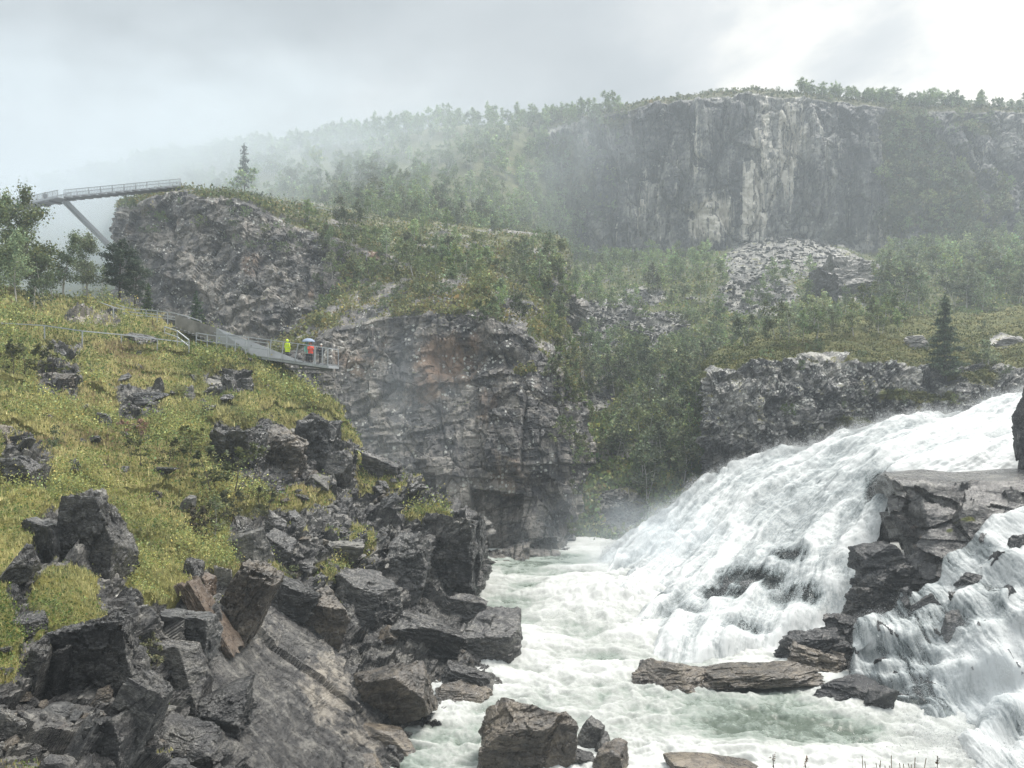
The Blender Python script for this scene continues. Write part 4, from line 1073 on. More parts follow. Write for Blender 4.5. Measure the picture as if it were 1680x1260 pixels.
# loose rock spill on the bank, individual stones
r = np.random.default_rng(5)
protos = []
for i in range(10):
    P_, Fc = rock_shape(400 + i, 12, cuts=5, jit=.2)
    protos.append([make_mesh('loose_rock', P_ * .5, Fc, m) for m in (M_BOULDER, M_BOULDER, M_BROWN, M_MOSSY)])
bank.project()
def stones(sheet, poly, n, lo, hi, label, group, sinkz=.1):
    m = inpoly(sheet.u, sheet.v, poly).ravel().nonzero()[0]
    if not len(m): return
    for k in r.choice(m, n):
        p = sheet.P.reshape(-1, 3)[k]
        sz = lo * (hi / lo) ** (r.random() ** 1.6) * p[1] / F
        o = link('loose_rock', protos[r.integers(10)][r.integers(4)], loc=p + np.array([0, 0, sz * sinkz]))
        o.scale = (sz * r.uniform(.8, 1.5), sz * r.uniform(.8, 1.3), sz * r.uniform(.35, .9))
        o.rotation_euler = (r.normal(0, .35), r.normal(.25, .35), r.uniform(0, 6.28))
        tag(o, label, 'rock', group)


stones(bank, [(385, 800), (450, 790), (640, 760), (690, 800), (680, 850), (620, 930), (560, 960), (450, 950), (400, 870)], 100, 9, 36, 'dark angular stone in the loose rock spill beneath the dark crag', 'stones of the loose rock spill')
stones(bank, [(0, 1060), (120, 1050), (230, 1150), (380, 1200), (380, 1280), (0, 1280)], 88, 8, 38, 'dark angular stone among the foreground boulders', 'stones among the foreground boulders')
stones(bank, [(440, 960), (640, 1000), (780, 1050), (800, 1150), (700, 1180), (560, 1050)], 48, 7, 28, 'flat dark stone lying on the shore rocks by the rapids', 'stones on the shore rocks')
stones(bank, [(0, 560), (420, 590), (540, 700), (380, 700), (300, 850), (0, 760)], 58, 6, 26, 'small grey stone half hidden in the grass slope', 'stones in the grass slope')

# fine rubble lodged between the blocks
low = [rock_shape(520 + i, 5, cuts=5, jit=.25, rough=.04) for i in range(6)]
rm = np.clip(1 - S['bank_grass'], 0, 1).ravel() * np.clip(1 - .9 * S['slab'], 0, 1).ravel() * (bank.u > -20).ravel() * (bank.v < 1275).ravel() * np.clip(.5 + fbm(bank.P * .5, 3, 141).ravel(), .02, 1) ** 2
vs_, fs_, o = [], [], 0
for k in r.choice(len(rm), 1500, p=rm / rm.sum()):
    P_, Fc = low[r.integers(6)]
    p = bank.P.reshape(-1, 3)[k]
    sz = (2.5 + 8 * r.random() ** 2.2) * p[1] / F * .55
    q = rot(P_ * np.array([r.uniform(.7, 1.5), r.uniform(.7, 1.3), r.uniform(.3, .8)]) * sz, r.normal(0, 15), r.normal(14, 15), r.uniform(0, 360))
    vs_.append(q + p); fs_.append(Fc + o); o += len(q)
V_ = np.concatenate(vs_)
tag(link('rubble', make_mesh('rubble', V_, np.concatenate(fs_), M_BANK, attrs={'mask': np.tile(np.array([[0, 0, .1, .3]]), (len(V_), 1)), 'cell': np.repeat(r.uniform(-.6, .7, len(vs_)), [len(v) for v in vs_])})), 'fine dark rubble lodged between the blocks of the left bank', 'rubble', kind='stuff')

# scree too numerous to count
hs = S['hillside']
wt = np.clip(S['talus_amt'] - .34, 0, .4).ravel() * (hs.d.ravel() < 290) * inpoly(hs.u, hs.v, [(900, 380), (1480, 380), (1480, 560), (1160, 620), (1140, 900), (930, 900)]).ravel()
ks = r.choice(len(wt), 7600, p=wt / wt.sum())
vs_, fs_, o = [], [], 0
low = [rock_shape(500 + i, 4, cuts=4, jit=.2, rough=.02) for i in range(6)]
for k in ks:
    P_, Fc = low[r.integers(6)]
    p = hs.P.reshape(-1, 3)[k]
    sz = (2.0 + 7 * r.random() ** 3) * p[1] / F * .48
    a = r.uniform(0, 6.28); ca, sa = math.cos(a), math.sin(a)
    q = P_ * np.array([r.uniform(.7, 1.4), r.uniform(.7, 1.3), r.uniform(.4, .8)]) * sz
    q = np.stack([q[:, 0] * ca - q[:, 1] * sa, q[:, 0] * sa + q[:, 1] * ca, q[:, 2] + q[:, 0] * r.normal(0, .3)], -1) + p
    vs_.append(q); fs_.append(Fc + o); o += len(q)
M_SCREE = rock_mat('scree_rock', [(.028, .028, .029), (.075, .074, .072), (.145, .14, .13), (.26, .25, .23)], s=.9, lichen=.4, ls=3, bump=.4, bdist=.1)
tag(link('scree', make_mesh('scree', np.concatenate(vs_), np.concatenate(fs_), M_SCREE)), 'grey scree spread over the hillside under the high cliff', 'scree', kind='stuff')
# ------------------------------------------------------------------ vegetation
M_LEAF = leaf_mat('leaf', .35)
M_NEEDLE = leaf_mat('needle', .15)
M_GRASS = leaf_mat('grass_blade', .4, .7)
M_BARK = simple_mat('birch_bark', (.42, .40, .37), .8, vary=.35, scale=5)
M_DARKBARK = simple_mat('dark_bark', (.075, .06, .05), .9, vary=.3)

for s in S.values():
    if isinstance(s, Sheet): s.project()
ZB = np.full((330, 440), 1e9)
for k in ('cliff', 'ridge', 'crag', 'knoll', 'wall', 'hillside', 'ledge', 'bank', 'fall_sheet', 'side_sheet', 'block'):
    s = S.get(k)
    if not isinstance(s, Sheet): continue
    i = ((s.v + 30) / 4).astype(int).ravel(); j = ((s.u + 40) / 4).astype(int).ravel()
    ok = (i >= 0) & (i < 330) & (j >= 0) & (j < 440)
    np.minimum.at(ZB, (i[ok], j[ok]), s.d.ravel()[ok])


def visible(p, h, slack=6):
    u, v, d = uvd(np.asarray(p) + np.array([0, 0, h]))
    i, j = int((v + 30) / 4), int((u + 40) / 4)
    if not (0 <= i < 330 and 0 <= j < 440): return -60 < u < 1740
    return d < ZB[i, j] + slack


def tube(path, rad, k=6):
    path = np.asarray(path, float); n = len(path)
    T = np.gradient(path, axis=0); T /= np.linalg.norm(T, axis=1, keepdims=True) + 1e-9
    ref = np.array([.31, .95, .05]); A = np.cross(T, ref); A /= np.linalg.norm(A, axis=1, keepdims=True) + 1e-9
    Bn = np.cross(T, A)
    an = np.linspace(0, 2 * math.pi, k, endpoint=False)
    V = path[:, None] + (A[:, None] * np.cos(an)[:, None] + Bn[:, None] * np.sin(an)[:, None]) * np.asarray(rad, float)[:, None, None]
    Fc = []
    for i in range(n - 1):
        for j in range(k):
            Fc.append((i * k + j, i * k + (j + 1) % k, (i + 1) * k + (j + 1) % k, (i + 1) * k + j))
    return V.reshape(-1, 3), np.array(Fc)


def join(parts):
    V, Fc, o = [], [], 0
    for v, f in parts:
        V.append(v); Fc.append(np.asarray(f) + o); o += len(v)
    return np.concatenate(V), np.concatenate(Fc)


def leaves(C, size, r, flat=.0, tint=(.08, .11, .04), tv=.35, asp=.7):
    n = len(C)
    a = r.normal(0, 1, (n, 3)); a[:, 2] *= 1 - flat; a /= np.linalg.norm(a, axis=1, keepdims=True)
    b = np.cross(a, r.normal(0, 1, (n, 3))); b /= np.linalg.norm(b, axis=1, keepdims=True) + 1e-9
    sz = (size * np.exp(r.normal(0, .3, n)))[:, None]
    V = np.stack([C - a * sz, C + b * sz * asp, C + a * sz, C - b * sz * asp], 1).reshape(-1, 3)
    br = np.exp(r.normal(0, tv, n))
    hue = r.normal(0, .12, n)
    col = np.stack([tint[0] * br * (1 + hue), tint[1] * br, tint[2] * br * (1 - hue), np.ones(n)], -1)
    return V, np.arange(4 * n).reshape(-1, 4), np.repeat(col, 4, axis=0)


def broadleaf(seed, nl=900, leaf=.05, spread=.30, tint=(.075, .10, .038), multi=1, low=.28, droop=.1):
    """unit height birch: returns trunk (V, F) and crown (V, F, colour)"""
    r = np.random.default_rng(seed)
    parts, C = [], []
    for s_ in range(multi):
        b0 = r.normal(0, .02 * multi, 2); lean = r.normal(0, .05 + .05 * (multi > 1), 2)
        z = np.linspace(0, 1, 9)
        path = np.stack([b0[0] * multi + lean[0] * z + .02 * np.sin(z * 5 + seed), b0[1] * multi + lean[1] * z + .015 * np.cos(z * 6), z * r.uniform(.86, .97)], -1)
        parts.append(tube(path, .013 * (1 - z * .92) + .001, 5))
        nb = int(15 / multi ** .5)
        for i in range(nb):
            t0 = r.uniform(low, .95)
            p0 = np.array([np.interp(t0, z, path[:, k]) for k in range(3)])
            L = (spread * (1.15 - t0) ** .7 + .05) * r.uniform(.6, 1.15)
            an = r.uniform(0, 6.28); up = r.uniform(.3, .9)
            dr = np.array([math.cos(an), math.sin(an), up]); dr /= np.linalg.norm(dr)
            q = np.linspace(0, 1, 5)[:, None]
            br = p0 + dr * L * q + np.array([0, 0, -droop * L]) * q ** 2
            parts.append(tube(br, .0045 * (1 - q[:, 0] * .8) * (1.2 - t0) + .0012, 4))
            m = int(nl / nb / multi)
            t = r.uniform(.25, 1.12, m)[:, None]
            g = br[0] + (br[-1] - br[0]) * t
            cl = g[r.integers(0, m, max(2, m // 14))]
            g = np.where(r.random((m, 1)) < .6, cl[r.integers(0, len(cl), m)], g)
            C.append(g + r.normal(0, 1, (m, 3)) * np.array([.042, .042, .036]))
        m = nl // 12
        C.append(path[-1] + np.array([0, 0, .0]) + r.normal(0, 1, (m, 3)) * np.array([.03, .03, .05]))
    C = np.concatenate(C)
    C = C[C[:, 2] > .06]
    return join(parts), leaves(C, leaf, r, .3, tint)


def conifer(seed, nl=1500, leaf=.03, spread=.2, tint=(.035, .06, .03), low=.08, pine=False):
    r = np.random.default_rng(seed)
    z = np.linspace(0, 1, 8)
    path = np.stack([.01 * np.sin(z * 4 + seed), .01 * np.cos(z * 3), z * .98], -1)
    parts = [tube(path, .016 * (1 - z * .95) + .001, 6)]
    C = []
    nb = 46 if not pine else 26
    for i in range(nb):
        t0 = low + (1 - low) * (i + r.random()) / nb
        shape = (1 - t0) ** .85 if not pine else (.35 + .75 * math.sin(min(1, (t0 - low) / (1 - low) * .95 + .12) * math.pi))
        L = (spread * shape + .025) * r.uniform(.6, 1.15)
        an = i * 2.4 + r.normal(0, .4); up = r.uniform(-.25, .35) if not pine else r.uniform(.0, .5)
        dr = np.array([math.cos(an), math.sin(an), up]); dr /= np.linalg.norm(dr)
        p0 = np.array([0, 0, t0 * .97])
        q = np.linspace(0, 1, 4)[:, None]
        br = p0 + dr * L * q
        parts.append(tube(br, .004 * (1 - q[:, 0] * .8) + .0008, 4))
        m = max(4, int(nl / nb * L / spread * 1.8))
        t = r.uniform(.15 if not pine else .4, 1.05, m)[:, None]
        C.append(p0 + dr * L * t + r.normal(0, 1, (m, 3)) * np.array([.022, .022, .012 if not pine else .02]) * (1.3 if pine else 1))
    C.append(np.array([0, 0, .97]) + r.normal(0, 1, (nl // 30, 3)) * np.array([.008, .008, .03]))
    return join(parts), leaves(np.concatenate(C), leaf, r, .2, tint, .3, .45)


def tree_meshes(kind, shape, trunk_mat, leaf_m, split):
    (tv, tf), (cv, cf, cc) = shape
    if split:
        return make_mesh('trunk', tv, tf, trunk_mat), make_mesh('crown', cv, cf, leaf_m, attrs={'tint': cc})
    V = np.concatenate([tv, cv]); Fc = np.concatenate([tf, cf + len(tv)])
    cc = np.concatenate([np.tile(np.array([[.3, .3, .28, 1]]), (len(tv), 1)), cc])
    me = make_mesh(kind, V, Fc, leaf_m, attrs={'tint': cc})
    me.materials.append(trunk_mat)
    mi = np.zeros(len(Fc), np.int32); mi[:len(tf)] = 1
    me.polygons.foreach_set('material_index', mi)
    return me, (V, Fc, cc)


TREEMAT = dict(birch_tree=(M_BARK, M_LEAF), bush=(M_DARKBARK, M_LEAF), spruce_tree=(M_DARKBARK, M_NEEDLE), pine_tree=(M_DARKBARK, M_NEEDLE))
BIRCH = (0.136, 0.179, 0.072); BUSH = (0.120, 0.160, 0.056)
FARP = {'birch_tree': [tree_meshes('birch_tree', broadleaf(10 + i, 1000, .021, .24 + .02 * i, tuple(c * k for c in BIRCH), 1 + (i % 3 == 1), .2), M_BARK, M_LEAF, False) for i, k in enumerate((1, .82, 1.15, .95, 1.25, .75))],
        'bush': [tree_meshes('bush', broadleaf(30 + i, 900, .034, .46, tuple(c * k for c in BUSH), 4, .05, .2), M_DARKBARK, M_LEAF, False) for i, k in enumerate((1, 1.25, .8, 1.05))],
        'spruce_tree': [tree_meshes('spruce_tree', conifer(50 + i, 700, .035, .19), M_DARKBARK, M_NEEDLE, False) for i in range(3)]}

rt = np.random.default_rng(77)
CAND = {'birch_tree': [], 'bush': []}
def scatter(kind, sheet, n, poly, hlo, hhi, label, group, space=1.5, wfun=None, mode=0):
    idx = inpoly(sheet.u, sheet.v, poly).ravel().nonzero()[0]
    if not len(idx): print('empty zone', label); return
    w = None
    if wfun is not None:
        w = wfun.ravel()[idx] + 1e-6; w = w / w.sum()
    got = []
    Pf = sheet.P.reshape(-1, 3)
    for k in rt.choice(idx, n * 4, p=w):
        p = Pf[k]
        if len(got) >= n: break
        if any((p[0] - q[0]) ** 2 + (p[1] - q[1]) ** 2 + (p[2] - q[2]) ** 2 < space ** 2 for q in got): continue
        h = rt.uniform(hlo, hhi)
        if not visible(p, h * .8): continue
        got.append(p)
        CAND[kind].append((p, h, label, group))


rg, kn, wl, lg, cf = S['ridge'], S['knoll'] if 'knoll' in S else None, S['wall'], S['ledge'], S['cliff']
RIM = np.exp(-((cf.tr[:, None] - 4.9) / .16) ** 2) * np.ones((1, cf.nx))
scatter('birch_tree', rg, 520, [(40, 180), (1000, 150), (1000, 420), (500, 450), (300, 330), (40, 330)], 6, 9.5, 'grey green tree fading into cloud on the forested ridge', 'trees on the misty ridge', 3.0)
scatter('birch_tree', rg, 90, [(60, 150), (960, 150), (960, 206), (720, 200), (560, 240), (250, 285), (100, 310), (60, 310)], 6, 9, 'tree standing out on the misty ridge skyline', 'trees on the ridge skyline', 2.0)
scatter('birch_tree', rg, 110, [(460, 340), (900, 330), (960, 440), (700, 440), (460, 400)], 5, 8, 'slender birch on the slope behind the dark crag', 'birches behind the dark crag', 2.5)
scatter('birch_tree', kn, 46, [(480, 330), (900, 400), (940, 500), (560, 500), (520, 400)], 3.5, 6, 'small birch on the broken ground right of the dark crag', 'birches beside the dark crag', 2.0)
scatter('bush', kn, 70, [(500, 390), (900, 400), (940, 500), (520, 520)], 1.2, 2.6, 'low green bush on the rocky step above the gorge wall', 'bushes above the gorge wall', 1.2)
scatter('bush', kn, 26, [(200, 320), (500, 350), (500, 420), (420, 420), (200, 400)], 1.0, 2.0, 'low bush clinging to the crag under the step bridge', 'bushes on the crag', 1.5)
scatter('bush', wl, 46, [(480, 455), (900, 430), (960, 560), (950, 640), (880, 560), (700, 505), (480, 520)], 1.0, 2.3, 'green bush along the rim of the gorge wall', 'bushes on the gorge wall rim', 1.0)
scatter('bush', wl, 30, [(880, 560), (960, 600), (990, 880), (930, 880), (915, 640)], 1.0, 2.4, 'bush growing down the right edge of the gorge wall', 'bushes on the gorge wall edge', .8)
scatter('birch_tree', wl, 16, [(600, 440), (940, 480), (960, 600), (860, 540)], 3, 5, 'young birch on the rim of the gorge wall', 'birches on the gorge wall rim', 1.5)
scatter('birch_tree', hs, 66, [(930, 560), (1160, 590), (1150, 800), (1000, 850), (950, 740)], 4, 7, 'dark green birch in the steep gully beside the gorge wall', 'birches in the gully', 1.5)
scatter('birch_tree', hs, 56, [(860, 400), (1160, 410), (1160, 500), (940, 520), (860, 500)], 5, 8, 'birch in the band of trees below the left end of the high cliff', 'birches below the high cliff', 2.0)
scatter('birch_tree', hs, 34, [(1150, 430), (1480, 470), (1440, 560), (1160, 600)], 3.5, 6, 'birch among the boulders under the high cliff', 'birches among the boulders', 2.5)
scatter('birch_tree', hs, 110, [(1420, 440), (1480, 410), (1740, 350), (1740, 500), (1450, 520)], 6, 10, 'birch in the dense wood at the right end of the hillside', 'birches in the right hand wood', 2.0)
scatter('bush', hs, 110, [(930, 480), (1480, 480), (1440, 560), (1180, 600), (1150, 780), (1000, 800), (930, 640)], 1.2, 2.8, 'low green bush on the boulder strewn hillside', 'bushes on the hillside', 1.3)
scatter('bush', cf, 125, [(1440, 170), (1730, 180), (1730, 440), (1440, 420)], 2.5, 5.5, 'tree clinging to the ledges at the right of the high cliff', 'trees on the high cliff ledges', 2.5, wfun=np.clip(veg_cliff - .3, 0, 1))
scatter('bush', cf, 80, [(860, 190), (1020, 180), (1000, 440), (860, 440)], 2.5, 5, 'bush on the grassy left shoulder of the high cliff', 'bushes on the cliff shoulder', 2.0)
scatter('birch_tree', cf, 84, [(1310, 120), (1720, 120), (1720, 240), (1310, 240)], 2.5, 6.5, 'thin birch on the rim of the high cliff against the sky', 'birches on the cliff rim', 1.0, wfun=RIM * (1.2 - sstep(1480, 1700, cf.bu)))
scatter('birch_tree', cf, 34, [(840, 170), (1010, 160), (1030, 185), (840, 215)], 5, 8.5, 'pale birch on the misty skyline left of the high cliff', 'birches left of the cliff top', 1.6)
scatter('bush', cf, 18, [(1020, 130), (1330, 130), (1330, 160), (1020, 170)], .8, 1.8, 'low bush on the bare rim of the high cliff', 'bushes on the cliff rim', 1.5, wfun=RIM)
scatter('bush', cf, 100, [(1330, 120), (1720, 120), (1720, 240), (1330, 240)], 1.5, 3.5, 'scrubby bush in the fringe along the right rim of the high cliff', 'scrub fringe on the cliff rim', 1.0, wfun=RIM)
scatter('birch_tree', lg, 26, [(1180, 500), (1500, 500), (1500, 545), (1200, 580)], 3, 5.5, 'birch sapling at the back of the mossy shelf', 'birches behind the mossy shelf', 1.6)
scatter('bush', lg, 26, [(1160, 560), (1700, 500), (1700, 660), (1300, 700)], .6, 1.5, 'small shrub on the mossy shelf above the main fall', 'shrubs on the mossy shelf', 1.0)

for kind, cap, rest in (('birch_tree', 292, 'forest'), ('bush', 292, 'undergrowth')):
    L = sorted(CAND[kind], key=lambda c: -c[1] / c[0][1])
    print(kind, len(L))
    extra = []
    for i, (p, h, label, group) in enumerate(L):
        me, arr = FARP[kind][rt.integers(len(FARP[kind]))]
        a = rt.uniform(0, 6.28); wx = rt.uniform(.85, 1.25)
        if i < cap:
            o = link(kind, me, loc=p - np.array([0, 0, .15]))
            o.scale = (h * wx, h * wx, h); o.rotation_euler = (rt.normal(0, .05), rt.normal(0, .05), a)
            tag(o, label, 'tree' if kind == 'birch_tree' or 'tree' in label else 'bush', group)
        else:
            V, Fc, cc = arr
            ca, sa = math.cos(a), math.sin(a)
            q = np.stack([(V[:, 0] * ca - V[:, 1] * sa) * h * wx, (V[:, 0] * sa + V[:, 1] * ca) * h * wx, V[:, 2] * h], -1) + p
            extra.append((q, Fc, cc * rt.uniform(.75, 1.25)))
    if extra:
        V, Fc = join([(e[0], e[1]) for e in extra])
        tag(link(rest, make_mesh(rest, V, Fc, M_LEAF, attrs={'tint': np.concatenate([e[2] for e in extra])})),
            'far woodland on the misty ridge' if rest == 'forest' else 'far scrub on the cliffs', 'forest' if rest == 'forest' else 'scrub', kind='stuff')


# ---- single trees with trunk and crown
def single(kind, shape, u, v, hpx, label, sheet=bank, d=None, p=None, wide=1.0, group=None):
    if p is None:
        p = sheet.at(u, v)[0] if d is None else pt(u, v, d)
    h = hpx * p[1] / F
    tm, lm = TREEMAT[kind]
    a, b = tree_meshes(kind, shape, tm, lm, True)
    e = link(kind, None, loc=p - np.array([0, 0, .1])); e.scale = (h * wide, h * wide, h); e.rotation_euler = (0, 0, (u * 1.7) % 6.28)
    tag(e, label, 'tree' if kind != 'bush' else 'bush', group)
    link('trunk', a, e); link('crown', b, e)
    return e


bl = lambda sd, n, lf, sp_=.3, k=1.0, multi=1, low=.2: broadleaf(sd, n, lf, sp_, tuple(c * k for c in BIRCH), multi, low)
single('birch_tree', bl(201, 7000, .0095, .26, 1.1), 12, 486, 165, 'tall dense birch at the far left edge of the slope')
single('birch_tree', bl(202, 7000, .0095, .25, 1.2), 48, 488, 186, 'tallest birch with a leafy spire in front of the step bridge')
single('birch_tree', bl(203, 6500, .0095, .26, 1.0, 2), -22, 492, 170, 'birch half cut off by the left edge')
single('birch_tree', bl(204, 5000, .0105, .27, 1.3), 100, 488, 118, 'loose pale birch under the outer end of the step bridge', wide=1.1)
single('birch_tree', bl(205, 4500, .0105, .22, 1.0), 136, 490, 110, 'narrow birch just left of the slanted bridge strut')
single('birch_tree', bl(206, 3400, .013, .3, 1.2, 2), 76, 492, 76, 'short leaning birch with a dark crooked stem')
single('birch_tree', bl(207, 4200, .0105, .27, 1.3), 28, 500, 120, 'lighter birch in front of the tall pair at the left edge')
single('birch_tree', bl(208, 3000, .013, .32, 1.1, 3, .1), 158, 494, 66, 'low bushy birch between the strut and the pine')
single('birch_tree', bl(209, 1700, .022, .34, .9, 3, .1), 8, 512, 60, 'bushy birch clump at the fence on the left edge')
single('birch_tree', bl(210, 1500, .022, .36, 1.0, 3, .1), 60, 508, 52, 'small birch clump growing on the grass below the tall birches')
single('pine_tree', conifer(211, 5000, .013, .22, (.05, .085, .045), .30, True), 197, 500, 104, 'dark pine with flat boughs on two stems by the handrail', wide=1.25)
single('pine_tree', conifer(212, 3600, .014, .20, (.055, .09, .05), .25, True), 222, 502, 84, 'paler pine right behind the dark pine', wide=1.2)
single('spruce_tree', conifer(213, 1500, .030, .24, (.045, .08, .032), .1), 243, 515, 52, 'small green spruce right of the pines')
single('spruce_tree', conifer(214, 1500, .030, .26, (.038, .065, .03), .05), 322, 532, 54, 'bushy spruce beside the grey parapet')
single('spruce_tree', conifer(215, 900, .024, .18, (.07, .095, .06), .15), 402, 312, 78, 'lone tall spruce on the misty knoll top', sheet=kn, wide=.9)
single('birch_tree', bl(216, 900, .03, .36, 1.25, 3, .08), 398, 318, 40, 'bright bush like birch at the foot of the lone tall spruce', sheet=kn, wide=1.2)
single('spruce_tree', conifer(217, 6500, .016, .24, (.07, .115, .05), .06), 1551, 622, 136, 'single dark green spruce on the mossy shelf above the fall', sheet=lg, wide=.95)
single('birch_tree', bl(218, 900, .03, .36, 1.35, 3, .08), 1615, 600, 44, 'yellow green birch bush on the shelf right of the spruce', sheet=lg, wide=1.1)
single('birch_tree', bl(219, 420, .020, .20, 1.0), 81, 758, 66, 'thin bare birch sapling in the grass at the left')
single('birch_tree', bl(220, 420, .020, .20, .9), 352, 892, 88, 'thin dark stemmed sapling above the pale angular boulder')
for i, (u, v, hp, lab) in enumerate([(345, 800, 70, 'leafy shrub below the left block of the dark crag'), (300, 740, 44, 'leafy shrub in the middle of the grass slope'), (30, 620, 60, 'leafy green shrub high at the left edge of the slope'),
                                     (380, 850, 50, 'shrub beside the loose rock spill'), (215, 760, 40, 'low shrub in the tall grass left of centre'), (330, 880, 50, 'dark heather shrub above the moss cushion'),
                                     (470, 950, 26, 'bright green fern patch under the pale angular boulder'), (240, 1080, 40, 'green fern growing in the joint beside the squarish block'), (105, 1060, 30, 'small green plant on the mossy rock at the left'),
                                     (40, 1078, 30, 'yellow green plant growing beside the flat dark rock'), (215, 720, 34, 'pinkish leaved shrub on the slope')]):
    single('bush', broadleaf(230 + i, 900, .035, .5, (.10, .115, .035) if i not in (5, 10) else ((.075, .07, .03) if i == 5 else (.16, .10, .06)), 5, .05, .25), u, v, hp, lab, wide=1.2)

# ---- grass, herbs and moss of the near slope
def tufts(sheet, w, n, hgt, wid, cols, seed, lean=.5, px=True):
    r = np.random.default_rng(seed)
    Pf = sheet.P.reshape(-1, 3)
    w = np.clip(w.ravel(), 0, None); k = r.choice(len(Pf), n, p=w / w.sum())
    c = Pf[k] + r.normal(0, .08, (n, 3)) * np.array([1, 1, 0])
    sc = np.exp(r.normal(0, .35, n)) * np.clip(c[:, 1] / 40, .55, 1.7)
    B_ = 4
    cols = np.array(cols)
    tone = fbm(c * .35, 4, seed) * 1.3 + .7 * fbm(c * .09, 3, seed + 1) + .25 * r.normal(0, 1, n)
    ci = np.clip((tone * .5 + .5) * (len(cols) - 1), 0, len(cols) - 1.001)
    i0 = ci.astype(int); f = (ci - i0)[:, None]
    col = cols[i0] * (1 - f) + cols[i0 + 1] * f
    V, Cc = [], []
    for b in range(B_):
        a = r.uniform(0, 6.28, n)
        dr = np.stack([np.cos(a), np.sin(a), 0 * a], -1)
        ln = r.uniform(.15, 1, n)[:, None] * lean
        h = (hgt * sc * r.uniform(.5, 1.2, n))[:, None]
        tip = c + dr * h * ln + np.array([0, 0, 1.]) * h
        sd_ = np.stack([-np.sin(a + .6), np.cos(a + .6), 0 * a], -1) * (wid * sc)[:, None]
        b0 = c + r.normal(0, 1, (n, 3)) * (wid * 1.5 * sc)[:, None] * np.array([1, 1, .1]) - np.array([0, 0, .03])
        V.append(np.stack([b0 - sd_, b0 + sd_, tip], 1))
        cc = col * np.exp(r.normal(0, .22, n))[:, None]
        Cc.append(np.repeat(np.concatenate([cc, np.ones((n, 1))], 1)[:, None], 3, 1))
    V = np.concatenate(V); Cc = np.concatenate(Cc)
    return V.reshape(-1, 3), np.arange(len(V) * 3).reshape(-1, 3), Cc.reshape(-1, 4)


def herb(sheet, w, n, size, cols, seed, up=.15):
    r = np.random.default_rng(seed)
    Pf = sheet.P.reshape(-1, 3)
    w = np.clip(w.ravel(), 0, None); k = r.choice(len(Pf), n, p=w / w.sum())
    sc = np.clip(Pf[k][:, 1] / 40, .55, 1.7)
    c = Pf[k] + r.normal(0, .12, (n, 3)) * np.array([1, 1, 0]) + np.array([0, 0, 1.]) * (np.abs(r.normal(0, up, n)) * sc)[:, None]
    cols = np.array(cols)
    V, Fc, cc = leaves(c, size, r, -.6, (1, 1, 1), .3, .8)
    V = (V.reshape(n, 4, 3) - c[:, None]) * sc[:, None, None] + c[:, None]
    tone = np.clip(fbm(c * .5, 3, seed) * .6 + .5 + .2 * r.normal(0, 1, n), 0, .999) * (len(cols) - 1)
    i0 = tone.astype(int); f = (tone - i0)[:, None]
    base = cols[i0] * (1 - f) + cols[np.minimum(i0 + 1, len(cols) - 1)] * f
    cc = cc.reshape(n, 4, 4); cc[..., :3] *= base[:, None]
    return V.reshape(-1, 3), Fc, cc.reshape(-1, 4)


def build_stuff(name, arr, mat, label, cat):
    V, Fc, cc = arr
    return tag(link(name, make_mesh(name, V, Fc, mat, attrs={'tint': cc})), label, cat, kind='stuff')


def keepw(sheet, w):
    """only where the slope is seen"""
    return w * (sheet.u.reshape(w.shape) > -40) * (sheet.v.reshape(w.shape) < 1290) * (sheet.N[..., 2] > -.1)


g = S['bank_grass']
patch_ = fbm(bank.P * .22, 4, 301)
cr = sstep(.22, .42, fbm(bank.P * .45, 4, 331)) * sstep(3, 7, bank.P[..., 2]) * (bank.N[..., 2] > .45) * (1 - S['slab'])
YG = [(.185, .11, .045), (.37, .262, .10), (.54, .435, .15), (.42, .35, .105), (.25, .238, .075), (.13, .136, .05)]
build_stuff('grass', tufts(bank, keepw(bank, np.clip(g - .3, 0, 1) * np.clip(.6 + .5 * patch_, .1, 1) + .35 * cr), 100000, .13, .016, YG, 302), M_GRASS, 'yellow green grass and moss of the left slope', 'grass')
build_stuff('ground_cover', herb(bank, keepw(bank, np.clip(g - .3, 0, 1) * np.clip(.45 - .9 * patch_, .03, 1) + .25 * cr), 88000, .042, [(0.080, 0.112, 0.029), (0.136, 0.176, 0.045), (0.208, 0.232, 0.056), (0.272, 0.240, 0.080)], 303), M_LEAF, 'leafy low plants covering the left slope', 'ground cover')
thick_ = sstep(.10, .42, fbm(bank.P * .28, 4, 321)) * np.clip(g - .5, 0, 1)
build_stuff('willow_scrub', herb(bank, keepw(bank, thick_), 52000, .040, [(.11, .14, .045), (.18, .21, .07), (.26, .28, .10), (.34, .32, .13)], 322, .42), M_LEAF, 'pale green knee high scrub in patches on the left slope', 'scrub')
bushy = keepw(lg, np.clip(S['ledge_r'] - .4, 0, 1))
build_stuff('heather', herb(lg, bushy, 60000, .05, [(0.048, 0.072, 0.016), (0.096, 0.112, 0.024), (0.160, 0.160, 0.035), (0.240, 0.184, 0.064)], 304, .10), M_LEAF, 'low heather and moss on the far rock shelf', 'heather')
